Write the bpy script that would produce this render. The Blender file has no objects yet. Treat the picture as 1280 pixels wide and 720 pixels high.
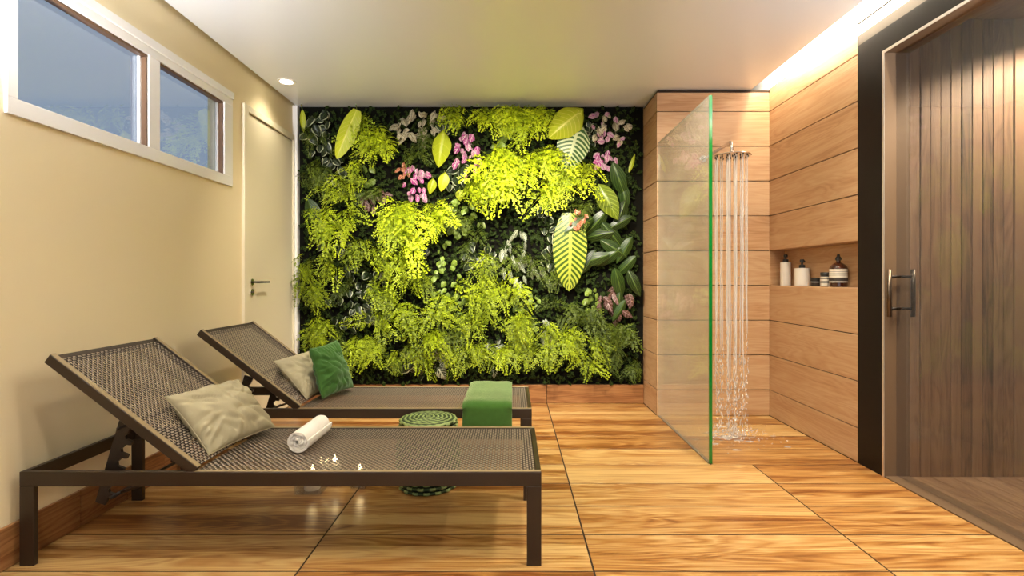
import bpy, bmesh, math, random
from mathutils import Vector, Matrix, noise

# ---------------------------------------------------------------- camera
S = bpy.context.scene
COL = S.collection
F, VX, VY, EYE = 650.0, 640.0, 348.0, 1.093       # focal in px (1280 wide), vanishing point, eye height
cam_d = bpy.data.cameras.new('camera')
cam = bpy.data.objects.new('camera', cam_d)
COL.objects.link(cam)
cam.location = (0, 0, EYE)
cam.rotation_euler = (math.pi/2, 0, 0)
cam_d.sensor_width = 36
cam_d.lens = 36*F/1280
cam_d.shift_x = (640-VX)/1280
cam_d.shift_y = (VY-360)/1280
cam_d.clip_start = 0.02
S.camera = cam

# ---------------------------------------------------------------- world
w = bpy.data.worlds.new('world'); S.world = w
w.use_nodes = True
bg = w.node_tree.nodes['Background']
bg.inputs[0].default_value = (0.17, 0.21, 0.265, 1)
bg.inputs[1].default_value = 1.0

# ---------------------------------------------------------------- exposure
S.view_settings.view_transform = 'Standard'
S.view_settings.look = 'None'
S.view_settings.exposure = 1.08
S.view_settings.gamma = 1.0
S.view_settings.use_curve_mapping = False

WARM = (1.0, 0.90, 0.74)

def area_light(name, loc, target, sx, sy, power, color):
    l = bpy.data.lights.new(name, 'AREA'); l.shape = 'RECTANGLE'
    l.size = sx; l.size_y = sy; l.energy = power; l.color = color
    o = bpy.data.objects.new(name, l); COL.objects.link(o)
    o.location = loc
    d = Vector(target)-Vector(loc)
    o.rotation_euler = d.to_track_quat('-Z', 'Y').to_euler()
    return o

# cove led light in the slot along the shower wall
cl = area_light('cove_led_light', (1.955, 2.3, 2.745), (2.02, 2.3, 2.5), 3.6, 0.04, 19, (1.0, 0.86, 0.64))
cl.rotation_euler = (0, math.radians(-12), 0); cl.data.size = 0.04; cl.data.size_y = 3.6
# added fill light outside an unseen opening behind the camera
dl = area_light('rear_fill_light', (0.0, -1.80, 1.35), (0.0, 3, 1.25), 3.4, 2.2, 8, (0.94, 0.96, 1.0))

# ---------------------------------------------------------------- materials
M = {}
def nmat(name):
    m = bpy.data.materials.new(name); m.use_nodes = True
    nt = m.node_tree
    return m, nt, nt.nodes['Principled BSDF']
def plain(name, col, rough=0.5, metal=0.0, spec=0.5, bump=0.0, bscale=200, vary=0.0, vscale=8, sub=0.0, coat=0.0, sheen=0.0, sheencol=(1, 1, 1)):
    m, nt, p = nmat(name)
    p.inputs['Base Color'].default_value = (*col, 1)
    p.inputs['Roughness'].default_value = rough
    p.inputs['Metallic'].default_value = metal
    p.inputs['Specular IOR Level'].default_value = spec
    p.inputs['Coat Weight'].default_value = coat
    p.inputs['Sheen Weight'].default_value = sheen; p.inputs['Sheen Tint'].default_value = (*sheencol, 1)
    tc = nt.nodes.new('ShaderNodeTexCoord')
    if vary > 0:
        n = nt.nodes.new('ShaderNodeTexNoise'); n.inputs['Scale'].default_value = vscale; n.inputs['Detail'].default_value = 5
        nt.links.new(tc.outputs['Object'], n.inputs['Vector'])
        r = nt.nodes.new('ShaderNodeValToRGB')
        r.color_ramp.elements[0].position = .3; r.color_ramp.elements[1].position = .7
        r.color_ramp.elements[0].color = (*[c*(1-vary) for c in col], 1)
        r.color_ramp.elements[1].color = (*[min(1, c*(1+vary)) for c in col], 1)
        nt.links.new(n.outputs['Fac'], r.inputs['Fac'])
        nt.links.new(r.outputs['Color'], p.inputs['Base Color'])
    if bump > 0:
        n = nt.nodes.new('ShaderNodeTexNoise'); n.inputs['Scale'].default_value = bscale; n.inputs['Detail'].default_value = 4
        nt.links.new(tc.outputs['Object'], n.inputs['Vector'])
        b = nt.nodes.new('ShaderNodeBump'); b.inputs['Strength'].default_value = bump; b.inputs['Distance'].default_value = 0.004
        nt.links.new(n.outputs['Fac'], b.inputs['Height'])
        nt.links.new(b.outputs['Normal'], p.inputs['Normal'])
    M[name] = m
    return m

def wood(name, dark, mid, light, axis='X', rough=0.35, grain=1.0, coat=0.0, vary=0.5, spec=0.5, shift=0.0, strip=0.0, tone=0.16):
    """boards with the grain along one local axis; every object takes another piece of the log"""
    m, nt, p = nmat(name)
    N, Lk = nt.nodes, nt.links
    tc = N.new('ShaderNodeTexCoord'); oi = N.new('ShaderNodeObjectInfo')
    mul = N.new('ShaderNodeMath'); mul.operation = 'MULTIPLY'; mul.inputs[1].default_value = 37.0
    Lk.new(oi.outputs['Random'], mul.inputs[0])
    cmb = N.new('ShaderNodeCombineXYZ')
    for i in range(3): Lk.new(mul.outputs[0], cmb.inputs[i])
    add = N.new('ShaderNodeVectorMath'); add.operation = 'ADD'
    Lk.new(tc.outputs['Object'], add.inputs[0]); Lk.new(cmb.outputs[0], add.inputs[1])
    def mapped(along, across):
        mp = N.new('ShaderNodeMapping')
        s = [across]*3; s['XYZ'.index(axis)] = along
        mp.inputs['Scale'].default_value = s
        Lk.new(add.outputs[0], mp.inputs['Vector']); return mp
    m1 = mapped(0.55*grain, 5.0*grain)
    n1 = N.new('ShaderNodeTexNoise'); n1.inputs['Scale'].default_value = 1.6; n1.inputs['Detail'].default_value = 3; n1.inputs['Distortion'].default_value = 0.6
    Lk.new(m1.outputs[0], n1.inputs['Vector'])
    # growth rings: contour lines of the broad noise
    rg = N.new('ShaderNodeMath'); rg.operation = 'MULTIPLY'; rg.inputs[1].default_value = 11.0
    Lk.new(n1.outputs['Fac'], rg.inputs[0])
    fr = N.new('ShaderNodeMath'); fr.operation = 'PINGPONG'; fr.inputs[1].default_value = 0.5
    Lk.new(rg.outputs[0], fr.inputs[0])
    m2 = mapped(1.6*grain, 85*grain)
    n2 = N.new('ShaderNodeTexNoise'); n2.inputs['Scale'].default_value = 1.5; n2.inputs['Detail'].default_value = 5; n2.inputs['Roughness'].default_value = .65
    Lk.new(m2.outputs[0], n2.inputs['Vector'])
    m3 = mapped(0.35*grain, 11*grain)
    n3 = N.new('ShaderNodeTexNoise'); n3.inputs['Scale'].default_value = 1.2; n3.inputs['Detail'].default_value = 2
    Lk.new(m3.outputs[0], n3.inputs['Vector'])
    a = N.new('ShaderNodeMath'); a.operation = 'MULTIPLY_ADD'; a.inputs[1].default_value = 0.45
    Lk.new(fr.outputs[0], a.inputs[0])
    b = N.new('ShaderNodeMath'); b.operation = 'MULTIPLY'; b.inputs[1].default_value = 0.62
    Lk.new(n2.outputs['Fac'], b.inputs[0]); Lk.new(b.outputs[0], a.inputs[2])
    c = N.new('ShaderNodeMath'); c.operation = 'MULTIPLY_ADD'; c.inputs[1].default_value = vary
    Lk.new(n3.outputs['Fac'], c.inputs[0]); Lk.new(a.outputs[0], c.inputs[2])
    # a little tone per board
    d = N.new('ShaderNodeMath'); d.operation = 'MULTIPLY_ADD'; d.inputs[1].default_value = tone
    Lk.new(oi.outputs['Random'], d.inputs[0]); Lk.new(c.outputs[0], d.inputs[2])
    if strip > 0:                          # narrower boards printed within one tile
        sp = N.new('ShaderNodeSeparateXYZ'); Lk.new(tc.outputs['Object'], sp.inputs[0])
        dv = N.new('ShaderNodeMath'); dv.operation = 'MULTIPLY_ADD'; dv.inputs[1].default_value = 1/strip; dv.inputs[2].default_value = 50.5
        Lk.new(sp.outputs['XYZ'.index('Y' if axis == 'X' else 'X')], dv.inputs[0])
        flr = N.new('ShaderNodeMath'); flr.operation = 'FLOOR'; Lk.new(dv.outputs[0], flr.inputs[0])
        a2 = N.new('ShaderNodeMath'); a2.operation = 'ADD'; Lk.new(flr.outputs[0], a2.inputs[0]); Lk.new(mul.outputs[0], a2.inputs[1])
        wn_ = N.new('ShaderNodeTexWhiteNoise'); wn_.noise_dimensions = '1D'; Lk.new(a2.outputs[0], wn_.inputs['W'])
        d2_ = N.new('ShaderNodeMath'); d2_.operation = 'MULTIPLY_ADD'; d2_.inputs[1].default_value = 0.26
        Lk.new(wn_.outputs['Value'], d2_.inputs[0]); Lk.new(d.outputs[0], d2_.inputs[2])
        d = d2_
    sb = N.new('ShaderNodeMath'); sb.operation = 'SUBTRACT'; sb.inputs[1].default_value = shift+0.085
    Lk.new(d.outputs[0], sb.inputs[0]); d = sb
    r = N.new('ShaderNodeValToRGB')
    e = r.color_ramp.elements
    e[0].position = 0.38; e[0].color = (*dark, 1)
    e[1].position = 0.86; e[1].color = (*light, 1)
    k = e.new(0.58); k.color = (*mid, 1)
    Lk.new(d.outputs[0], r.inputs['Fac'])
    Lk.new(r.outputs['Color'], p.inputs['Base Color'])
    p.inputs['Roughness'].default_value = rough
    p.inputs['Coat Weight'].default_value = coat
    p.inputs['Specular IOR Level'].default_value = spec
    bp = N.new('ShaderNodeBump'); bp.inputs['Strength'].default_value = 0.12; bp.inputs['Distance'].default_value = 0.002
    Lk.new(n2.outputs['Fac'], bp.inputs['Height']); Lk.new(bp.outputs['Normal'], p.inputs['Normal'])
    M[name] = m
    return m

def glass(name, tint=(1, 1, 1), f0=0.04, rough=0.0, veil=0.0, veilcol=(1, 1, 1)):
    """clear sheet glass: Schlick reflection over straight-through transmission"""
    m = bpy.data.materials.new(name); m.use_nodes = True
    nt = m.node_tree; N, Lk = nt.nodes, nt.links
    N.remove(N['Principled BSDF']); out = N['Material Output']
    lw = N.new('ShaderNodeLayerWeight'); lw.inputs['Blend'].default_value = 0.5
    pw = N.new('ShaderNodeMath'); pw.operation = 'POWER'; pw.inputs[1].default_value = 5
    Lk.new(lw.outputs['Facing'], pw.inputs[0])
    ma = N.new('ShaderNodeMath'); ma.operation = 'MULTIPLY_ADD'; ma.inputs[1].default_value = 1-f0; ma.inputs[2].default_value = f0
    Lk.new(pw.outputs[0], ma.inputs[0])
    tr = N.new('ShaderNodeBsdfTransparent'); tr.inputs[0].default_value = (*tint, 1)
    gl = N.new('ShaderNodeBsdfGlossy'); gl.inputs['Roughness'].default_value = rough
    mx = N.new('ShaderNodeMixShader')
    Lk.new(ma.outputs[0], mx.inputs[0]); Lk.new(tr.outputs[0], mx.inputs[1]); Lk.new(gl.outputs[0], mx.inputs[2])
    last = mx
    if veil > 0:
        df = N.new('ShaderNodeBsdfDiffuse'); df.inputs[0].default_value = (*veilcol, 1)
        m2 = N.new('ShaderNodeMixShader'); m2.inputs[0].default_value = veil
        Lk.new(mx.outputs[0], m2.inputs[1]); Lk.new(df.outputs[0], m2.inputs[2]); last = m2
    Lk.new(last.outputs[0], out.inputs[0])
    M[name] = m
    return m

def emit(name, col, strength):
    m, nt, p = nmat(name)
    p.inputs['Base Color'].default_value = (*col, 1)
    p.inputs['Emission Color'].default_value = (*col, 1)
    p.inputs['Emission Strength'].default_value = strength
    M[name] = m
    return m

def leafmat(name, base, vein, edge=None, spec=0.5, nv=9, veinw=0.12, midw=0.06, slant=0.35, edgew=0.0, rough=0.4, trans=0.25, vary=0.25):
    """leaf blade with midrib and side veins laid out in the leaf's own uv"""
    m, nt, p = nmat(name)
    N, Lk = nt.nodes, nt.links
    uv = N.new('ShaderNodeUVMap'); uv.uv_map = 'uv'
    sp = N.new('ShaderNodeSeparateXYZ'); Lk.new(uv.outputs[0], sp.inputs[0])
    au = N.new('ShaderNodeMath'); au.operation = 'SUBTRACT'; au.inputs[1].default_value = 0.5; Lk.new(sp.outputs[0], au.inputs[0])
    ab = N.new('ShaderNodeMath'); ab.operation = 'ABSOLUTE'; Lk.new(au.outputs[0], ab.inputs[0])     # 0..0.5
    sl = N.new('ShaderNodeMath'); sl.operation = 'MULTIPLY_ADD'; sl.inputs[1].default_value = -slant; Lk.new(ab.outputs[0], sl.inputs[0]); Lk.new(sp.outputs[1], sl.inputs[2])
    sc = N.new('ShaderNodeMath'); sc.operation = 'MULTIPLY'; sc.inputs[1].default_value = nv; Lk.new(sl.outputs[0], sc.inputs[0])
    pp = N.new('ShaderNodeMath'); pp.operation = 'PINGPONG'; pp.inputs[1].default_value = 0.5; Lk.new(sc.outputs[0], pp.inputs[0])
    v1 = N.new('ShaderNodeMath'); v1.operation = 'LESS_THAN'; v1.inputs[1].default_value = veinw; Lk.new(pp.outputs[0], v1.inputs[0])
    v2 = N.new('ShaderNodeMath'); v2.operation = 'LESS_THAN'; v2.inputs[1].default_value = midw; Lk.new(ab.outputs[0], v2.inputs[0])
    mxv = N.new('ShaderNodeMath'); mxv.operation = 'MAXIMUM'; Lk.new(v1.outputs[0], mxv.inputs[0]); Lk.new(v2.outputs[0], mxv.inputs[1])
    oi = N.new('ShaderNodeObjectInfo')
    hv = N.new('ShaderNodeHueSaturation'); hv.inputs['Color'].default_value = (*base, 1)
    mr = N.new('ShaderNodeMapRange'); mr.inputs['To Min'].default_value = 1-vary; mr.inputs['To Max'].default_value = 1+vary
    Lk.new(oi.outputs['Random'], mr.inputs['Value']); Lk.new(mr.outputs[0], hv.inputs['Value'])
    cm = N.new('ShaderNodeMix'); cm.data_type = 'RGBA'
    Lk.new(mxv.outputs[0], cm.inputs['Factor']); Lk.new(hv.outputs[0], cm.inputs[6]); cm.inputs[7].default_value = (*vein, 1)
    col = cm.outputs[2]
    if edge:
        ge = N.new('ShaderNodeMath'); ge.operation = 'GREATER_THAN'; ge.inputs[1].default_value = 0.5-edgew; Lk.new(ab.outputs[0], ge.inputs[0])
        c2 = N.new('ShaderNodeMix'); c2.data_type = 'RGBA'
        Lk.new(ge.outputs[0], c2.inputs['Factor']); Lk.new(col, c2.inputs[6]); c2.inputs[7].default_value = (*edge, 1)
        col = c2.outputs[2]
    Lk.new(col, p.inputs['Base Color'])
    p.inputs['Roughness'].default_value = rough; p.inputs['Specular IOR Level'].default_value = spec
    tl = N.new('ShaderNodeBsdfTranslucent'); Lk.new(col, tl.inputs[0])
    mx = N.new('ShaderNodeMixShader'); mx.inputs[0].default_value = trans
    Lk.new(p.outputs[0], mx.inputs[1]); Lk.new(tl.outputs[0], mx.inputs[2])
    Lk.new(mx.outputs[0], N['Material Output'].inputs[0])
    M[name] = m
    return m

def fernmat(name, col, shade_col, trans=0.16):
    m, nt, p = nmat(name)
    N, Lk = nt.nodes, nt.links
    tc = N.new('ShaderNodeTexCoord')
    n = N.new('ShaderNodeTexNoise'); n.inputs['Scale'].default_value = 26; n.inputs['Detail'].default_value = 3
    Lk.new(tc.outputs['Object'], n.inputs['Vector'])
    oi = N.new('ShaderNodeObjectInfo')
    ad = N.new('ShaderNodeMath'); ad.operation = 'MULTIPLY_ADD'; ad.inputs[1].default_value = 0.55; Lk.new(oi.outputs['Random'], ad.inputs[0])
    h = N.new('ShaderNodeMath'); h.operation = 'MULTIPLY_ADD'; h.inputs[1].default_value = 1.5; h.inputs[2].default_value = -0.5; Lk.new(n.outputs['Fac'], h.inputs[0]); Lk.new(h.outputs[0], ad.inputs[2])  # dark blotches put the shade between leaflets into the colour
    cm = N.new('ShaderNodeMix'); cm.data_type = 'RGBA'; cm.clamp_factor = True
    Lk.new(ad.outputs[0], cm.inputs['Factor']); cm.inputs[6].default_value = (*shade_col, 1); cm.inputs[7].default_value = (*col, 1)
    Lk.new(cm.outputs[2], p.inputs['Base Color'])
    p.inputs['Roughness'].default_value = 0.5; p.inputs['Specular IOR Level'].default_value = 0.3
    tl = N.new('ShaderNodeBsdfTranslucent'); Lk.new(cm.outputs[2], tl.inputs[0])
    mx = N.new('ShaderNodeMixShader'); mx.inputs[0].default_value = trans
    Lk.new(p.outputs[0], mx.inputs[1]); Lk.new(tl.outputs[0], mx.inputs[2])
    Lk.new(mx.outputs[0], N['Material Output'].inputs[0])
    M[name] = m
    return m

plain('cream_paint', (0.87, 0.74, 0.47), rough=0.55, bump=0.03, bscale=90, spec=0.3)
plain('ceiling_paint', (0.84, 0.86, 0.89), rough=0.28, spec=0.35)
plain('white_frame', (0.93, 0.91, 0.87), rough=0.35)
plain('door_paint', (0.87, 0.78, 0.56), rough=0.4)
plain('black_gap', (0.012, 0.010, 0.008), rough=0.9)
plain('black_gloss', (0.007, 0.0055, 0.0045), rough=0.30, spec=0.16)
plain('brown_strip', (0.050, 0.031, 0.016), rough=0.5)
plain('bronze', (0.16, 0.100, 0.056), rough=0.45, metal=0.15)
plain('satin_metal', (0.72, 0.68, 0.62), rough=0.3, metal=0.8)
plain('sash_bronze', (0.16, 0.085, 0.045), rough=0.4)
plain('grout', (0.035, 0.018, 0.008), rough=0.9)
wood('floor_wood', (0.16, 0.047, 0.009), (0.36, 0.165, 0.040), (0.58, 0.375, 0.145), 'X', rough=0.30, vary=0.62, shift=0.26, strip=0.0925)
wood('base_wood_x', (0.10, 0.032, 0.010), (0.22, 0.082, 0.024), (0.36, 0.17, 0.06), 'X', rough=0.4)
wood('base_wood_y', (0.10, 0.032, 0.010), (0.22, 0.082, 0.024), (0.36, 0.17, 0.06), 'Y', rough=0.4)
wood('tile_wood_x', (0.36, 0.185, 0.080), (0.46, 0.265, 0.130), (0.53, 0.34, 0.185), 'X', rough=0.4)
wood('tile_wood_y', (0.36, 0.185, 0.080), (0.46, 0.265, 0.130), (0.53, 0.34, 0.185), 'Y', rough=0.4)
wood('sauna_wood_z', (0.045, 0.021, 0.011), (0.125, 0.064, 0.034), (0.22, 0.125, 0.070), 'Z', rough=0.6, tone=0.42, shift=0.10)
wood('sauna_wood_y', (0.07, 0.038, 0.02), (0.16, 0.09, 0.05), (0.26, 0.165, 0.10), 'Y', rough=0.5)
glass('shower_glass', (0.965, 0.985, 0.95), f0=0.06, veil=0.12, veilcol=(0.92, 0.90, 0.84))
glass('door_glass', (0.90, 0.90, 0.90), f0=0.045, veil=0.02, veilcol=(0.7, 0.72, 0.75))
glass('window_glass', (0.95, 0.97, 1.0), f0=0.14)
glass('candle_glass', (0.97, 0.96, 0.93), f0=0.08, veil=0.03)
plain('green_edge', (0.003, 0.15, 0.018), rough=0.12, coat=0.5)
plain('frame_metal', (0.038, 0.023, 0.012), rough=0.40, metal=0.3, spec=0.6)
plain('lit_top_tan', (0.30, 0.22, 0.11), rough=0.4)  # paler tone standing in for lit tops of the dark frame
plain('strut_metal', (0.03, 0.022, 0.017), rough=0.4, metal=0.4)
plain('sling', (0.026, 0.018, 0.013), rough=0.5, spec=0.4)
plain('sling_light', (0.30, 0.24, 0.175), rough=0.5, spec=0.4)
plain('beige_cloth', (0.39, 0.34, 0.21), rough=0.85, bump=0.12, bscale=500, spec=0.2)
plain('green_cloth', (0.028, 0.090, 0.008), sheen=0.4, sheencol=(0.7, 1.0, 0.6), rough=0.8, bump=0.12, bscale=500, spec=0.25)
plain('green_towel', (0.032, 0.100, 0.011), sheen=0.6, sheencol=(0.95, 1.0, 0.6), rough=0.95, bump=0.5, bscale=420, spec=0.15, vary=0.1, vscale=30)
plain('white_towel', (0.78, 0.73, 0.64), rough=0.95, bump=0.6, bscale=420, spec=0.1)
plain('pouf_cord', (0.24, 0.31, 0.10), rough=0.6, vary=0.25, vscale=40)
plain('pouf_gap_shade', (0.030, 0.055, 0.012), rough=0.7)  # dark cords stand in for the shaded gaps between pale ones
plain('pouf_core', (0.012, 0.022, 0.006), rough=0.9)
plain('chrome', (0.78, 0.74, 0.70), rough=0.12, metal=1.0)
plain('dark_chrome', (0.10, 0.09, 0.08), rough=0.25, metal=0.8)
plain('handle_dark', (0.025, 0.018, 0.013), rough=0.3, metal=0.6)
plain('handle_bronze', (0.11, 0.08, 0.055), rough=0.3, metal=0.8)
plain('bottle_white', (0.74, 0.68, 0.58), rough=0.4)
plain('pump_black', (0.018, 0.018, 0.017), rough=0.4)
plain('amber', (0.050, 0.014, 0.006), rough=0.08, coat=0.6)
plain('label_cream', (0.74, 0.68, 0.56), rough=0.6)
plain('label_dark', (0.045, 0.035, 0.03), rough=0.6)
plain('jar_dark', (0.035, 0.028, 0.024), rough=0.3)
plain('wax', (0.85, 0.78, 0.62), rough=0.5)
emit('lamp_lens', (1.0, 0.90, 0.74), 6.0)
emit('led', (1.0, 0.80, 0.52), 5.0)
emit('flame', (1.0, 0.78, 0.42), 14.0)
# water
glass('water', (0.985, 0.985, 0.985), f0=0.16, veil=0.30, veilcol=(0.95, 0.92, 0.88))
# plants
fernmat('fern_lime', (0.60, 0.71, 0.012), (0.12, 0.20, 0.006))
fernmat('fern_mid', (0.46, 0.58, 0.012), (0.025, 0.055, 0.003))  # lime fern painted dimmer where less light falls
fernmat('fern_dark', (0.13, 0.18, 0.012), (0.018, 0.036, 0.004))
leafmat('lime_leaf', (0.44, 0.50, 0.015), (0.66, 0.66, 0.10), nv=10, veinw=0.05, midw=0.03)
leafmat('lime_plain', (0.46, 0.54, 0.015), (0.55, 0.60, 0.05), nv=4, veinw=0.03, midw=0.02)
leafmat('striped_leaf', (0.05, 0.14, 0.02), (0.52, 0.58, 0.30), nv=13, veinw=0.22, midw=0.045, slant=0.3)
leafmat('striped_lime', (0.05, 0.11, 0.008), (0.50, 0.56, 0.07), nv=15, veinw=0.25, midw=0.05, slant=0.3)
leafmat('hosta_leaf', (0.018, 0.045, 0.007), (0.11, 0.18, 0.025), nv=3, veinw=0.06, midw=0.03, slant=2.2, rough=0.36, vary=0.5)
leafmat('hosta_lime', (0.17, 0.24, 0.015), (0.30, 0.38, 0.05), nv=8, veinw=0.10, midw=0.03, slant=0.5, rough=0.3)
leafmat('begonia_leaf', (0.016, 0.028, 0.010), (0.05, 0.08, 0.03), edge=(0.50, 0.54, 0.34), edgew=0.12, nv=4, veinw=0.06, midw=0.03)
leafmat('begonia_silver', (0.03, 0.05, 0.02), (0.50, 0.54, 0.38), nv=5, veinw=0.20, midw=0.06, slant=0.8)
leafmat('begonia_white', (0.62, 0.56, 0.38), (0.16, 0.12, 0.05), nv=3, veinw=0.07, midw=0.05, slant=0.8)
leafmat('pink_leaf', (0.42, 0.03, 0.24), (0.70, 0.50, 0.56), nv=3, veinw=0.12, midw=0.08, slant=0.8)
leafmat('pink_pale', (0.60, 0.42, 0.46), (0.42, 0.04, 0.25), nv=3, veinw=0.10, midw=0.06, slant=0.8)
leafmat('coral_leaf', (0.55, 0.25, 0.13), (0.35, 0.08, 0.05), nv=3)
leafmat('coleus_leaf', (0.10, 0.045, 0.03), (0.33, 0.20, 0.20), nv=4, veinw=0.08, midw=0.06)
leafmat('creeper_leaf', (0.20, 0.30, 0.035), (0.34, 0.42, 0.12), nv=3, veinw=0.05, midw=0.03)
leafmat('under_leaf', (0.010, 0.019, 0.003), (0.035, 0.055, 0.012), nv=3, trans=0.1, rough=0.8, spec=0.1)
plain('stem_green', (0.12, 0.16, 0.03), rough=0.6)
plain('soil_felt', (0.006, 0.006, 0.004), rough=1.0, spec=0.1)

# ---------------------------------------------------------------- helpers
def tag(o, label=None, cat=None, group=None, kind=None):
    if label: o['label'] = label
    if cat: o['category'] = cat
    if group: o['group'] = group
    if kind: o['kind'] = kind
    return o
def mesh_obj(name, verts, faces, mat, parent=None, smooth=False, uvs=None):
    me = bpy.data.meshes.new(name); me.from_pydata([tuple(v) for v in verts], [], faces); me.update()
    if uvs:
        l = me.uv_layers.new(name='uv')
        for lp in me.loops: l.data[lp.index].uv = uvs[lp.vertex_index]
    if smooth:
        for p in me.polygons: p.use_smooth = True
    return link(name, me, mat, parent)
def link(name, me, mat, parent=None):
    if mat is not None and len(me.materials) == 0:
        for k in (mat if isinstance(mat, (list, tuple)) else [mat]): me.materials.append(M[k])
    o = bpy.data.objects.new(name, me); COL.objects.link(o)
    if parent: o.parent = parent
    return o
def empty(name, loc=(0, 0, 0), parent=None):
    o = bpy.data.objects.new(name, None); COL.objects.link(o); o.location = loc
    o.empty_display_size = 0.1
    if parent: o.parent = parent
    return o
def bm_obj(name, bm, mat, parent=None, smooth=False):
    me = bpy.data.meshes.new(name); bm.to_mesh(me); bm.free()
    if smooth:
        for p in me.polygons: p.use_smooth = True
    return link(name, me, mat, parent)
def bbox(bm, x0, x1, y0, y1, z0, z1):
    vs = [bm.verts.new(c) for c in ((x0,y0,z0),(x1,y0,z0),(x1,y1,z0),(x0,y1,z0),(x0,y0,z1),(x1,y0,z1),(x1,y1,z1),(x0,y1,z1))]
    for f in ((0,3,2,1),(4,5,6,7),(0,1,5,4),(1,2,6,5),(2,3,7,6),(3,0,4,7)):
        bm.faces.new([vs[i] for i in f])
    return vs
def box(name, x0, x1, y0, y1, z0, z1, mat, parent=None, bev=0.0, local=False, seg=1):
    """box; with local=True the object's origin sits at the box centre"""
    bm = bmesh.new()
    c = ((x0+x1)/2, (y0+y1)/2, (z0+z1)/2) if local else (0, 0, 0)
    bbox(bm, x0-c[0], x1-c[0], y0-c[1], y1-c[1], z0-c[2], z1-c[2])
    if bev > 0: bmesh.ops.bevel(bm, geom=list(bm.edges), offset=bev, segments=seg, affect='EDGES', profile=0.7)
    o = bm_obj(name, bm, mat, parent)
    if local: o.location = c
    return o
def boxes(name, lst, mat, parent=None, bev=0.0):
    bm = bmesh.new()
    for b in lst: bbox(bm, *b)
    if bev > 0: bmesh.ops.bevel(bm, geom=list(bm.edges), offset=bev, segments=1, affect='EDGES')
    return bm_obj(name, bm, mat, parent)
def tube_data(pts, r, n=8, cap=True):
    pts = [Vector(p) for p in pts]; V = []; Fc = []
    rr = r if isinstance(r, (list, tuple)) else [r]*len(pts)
    up = None
    for i, p in enumerate(pts):
        t = (pts[min(i+1, len(pts)-1)]-pts[max(i-1, 0)]).normalized()
        if up is None:
            up = Vector((0, 0, 1)) if abs(t.z) < .9 else Vector((1, 0, 0))
        a = t.cross(up).normalized(); b = a.cross(t).normalized(); up = b
        for k in range(n):
            q = 2*math.pi*k/n
            V.append(p+(a*math.cos(q)+b*math.sin(q))*rr[i])
    for i in range(len(pts)-1):
        for k in range(n):
            Fc.append((i*n+k, i*n+(k+1) % n, (i+1)*n+(k+1) % n, (i+1)*n+k))
    if cap:
        Fc.append(tuple(range(n))[::-1]); Fc.append(tuple(range((len(pts)-1)*n, len(pts)*n)))
    return V, Fc
def tube(name, pts, r, mat, parent=None, n=8):
    V, Fc = tube_data(pts, r, n)
    return mesh_obj(name, V, Fc, mat, parent, smooth=True)
def lathe(name, prof, mat, parent=None, n=28, sx=1.0, sy=1.0, smooth=True, loc=(0, 0, 0)):
    V = []; Fc = []
    for (r, z) in prof:
        for k in range(n):
            q = 2*math.pi*k/n; V.append((r*math.cos(q)*sx, r*math.sin(q)*sy, z))
    for i in range(len(prof)-1):
        for k in range(n):
            Fc.append((i*n+k, i*n+(k+1) % n, (i+1)*n+(k+1) % n, (i+1)*n+k))
    Fc.append(tuple(range(n))[::-1]); Fc.append(tuple(range((len(prof)-1)*n, len(prof)*n)))
    o = mesh_obj(name, V, Fc, mat, parent, smooth=False)
    if smooth:
        me = o.data
        for p in me.polygons: p.use_smooth = len(p.vertices) == 4
        sharp_edges(me)
    o.location = loc
    return o
def sharp_edges(me, ang=0.6):
    bm = bmesh.new(); bm.from_mesh(me)
    for e in bm.edges:
        if len(e.link_faces) == 2 and e.calc_face_angle(0) > ang: e.smooth = False
    bm.to_mesh(me); bm.free()
def px(x, y, Y):
    """point at depth Y seen at photo pixel x, y"""
    return Vector(((x-VX)*Y/F, Y, EYE-(y-VY)*Y/F))

# ================================================================ the setting
XL, YB, ZC = -1.91, 4.598, 2.60          # left wall, back wall, ceiling
PX, PY = 1.153, 4.14                      # shower wall block: left face, front face
XR = 2.051                                # right wall
YF = -1.6                                 # wall behind the camera
YT = 3.086                                # near end of the tiled shower wall
YJ = 2.861                                # door jamb
TR = 0.277                                # tile course

# ---- floor: sub-floor and tiles
fl = tag(box('floor', XL-0.15, XR+0.137, YF-0.1, YB+0.1, -0.08, -0.0016, 'grout'), 'golden wood-look tiled floor of the spa room', kind='structure')
def tile(parent, mat, x0, x1, y0, y1, z0, z1, g=0.0016, bev=0.0015, name='tile', shrink='xyz'):
    gx = g if 'x' in shrink else 0; gy = g if 'y' in shrink else 0; gz = g if 'z' in shrink else 0
    return box(name, x0+gx, x1-gx, y0+gy, y1-gy, z0+gz, z1-gz, mat, parent, bev=bev, local=True)
xj = [XL+0.004, -0.799, 0.306, 1.411, XR+0.137-0.137]
row0 = 1.941-13*0.2775
k = 0
while True:
    y0 = row0+k*0.2775; y1 = y0+0.2775; k += 1
    if y0 > YB-0.02: break
    if y1 < YF: continue
    y0 = max(y0, YF); y1 = min(y1, YB)
    for i in range(len(xj)-1):
        x0, x1 = xj[i], xj[i+1]
        if y0 > 3.02 and x0 >= 0.3:                       # beside and inside the shower the long tiles run through
            if y0 > PY-0.1:
                if i == 2: x1 = PX
                else: continue
            elif i == 2: x1 = 1.17
            else: x0 = 1.17
        tile(fl, 'floor_wood', x0, x1, y0, y1, -0.012, 0.0, shrink='xy', g=0.0038, bev=0.0005)

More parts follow.
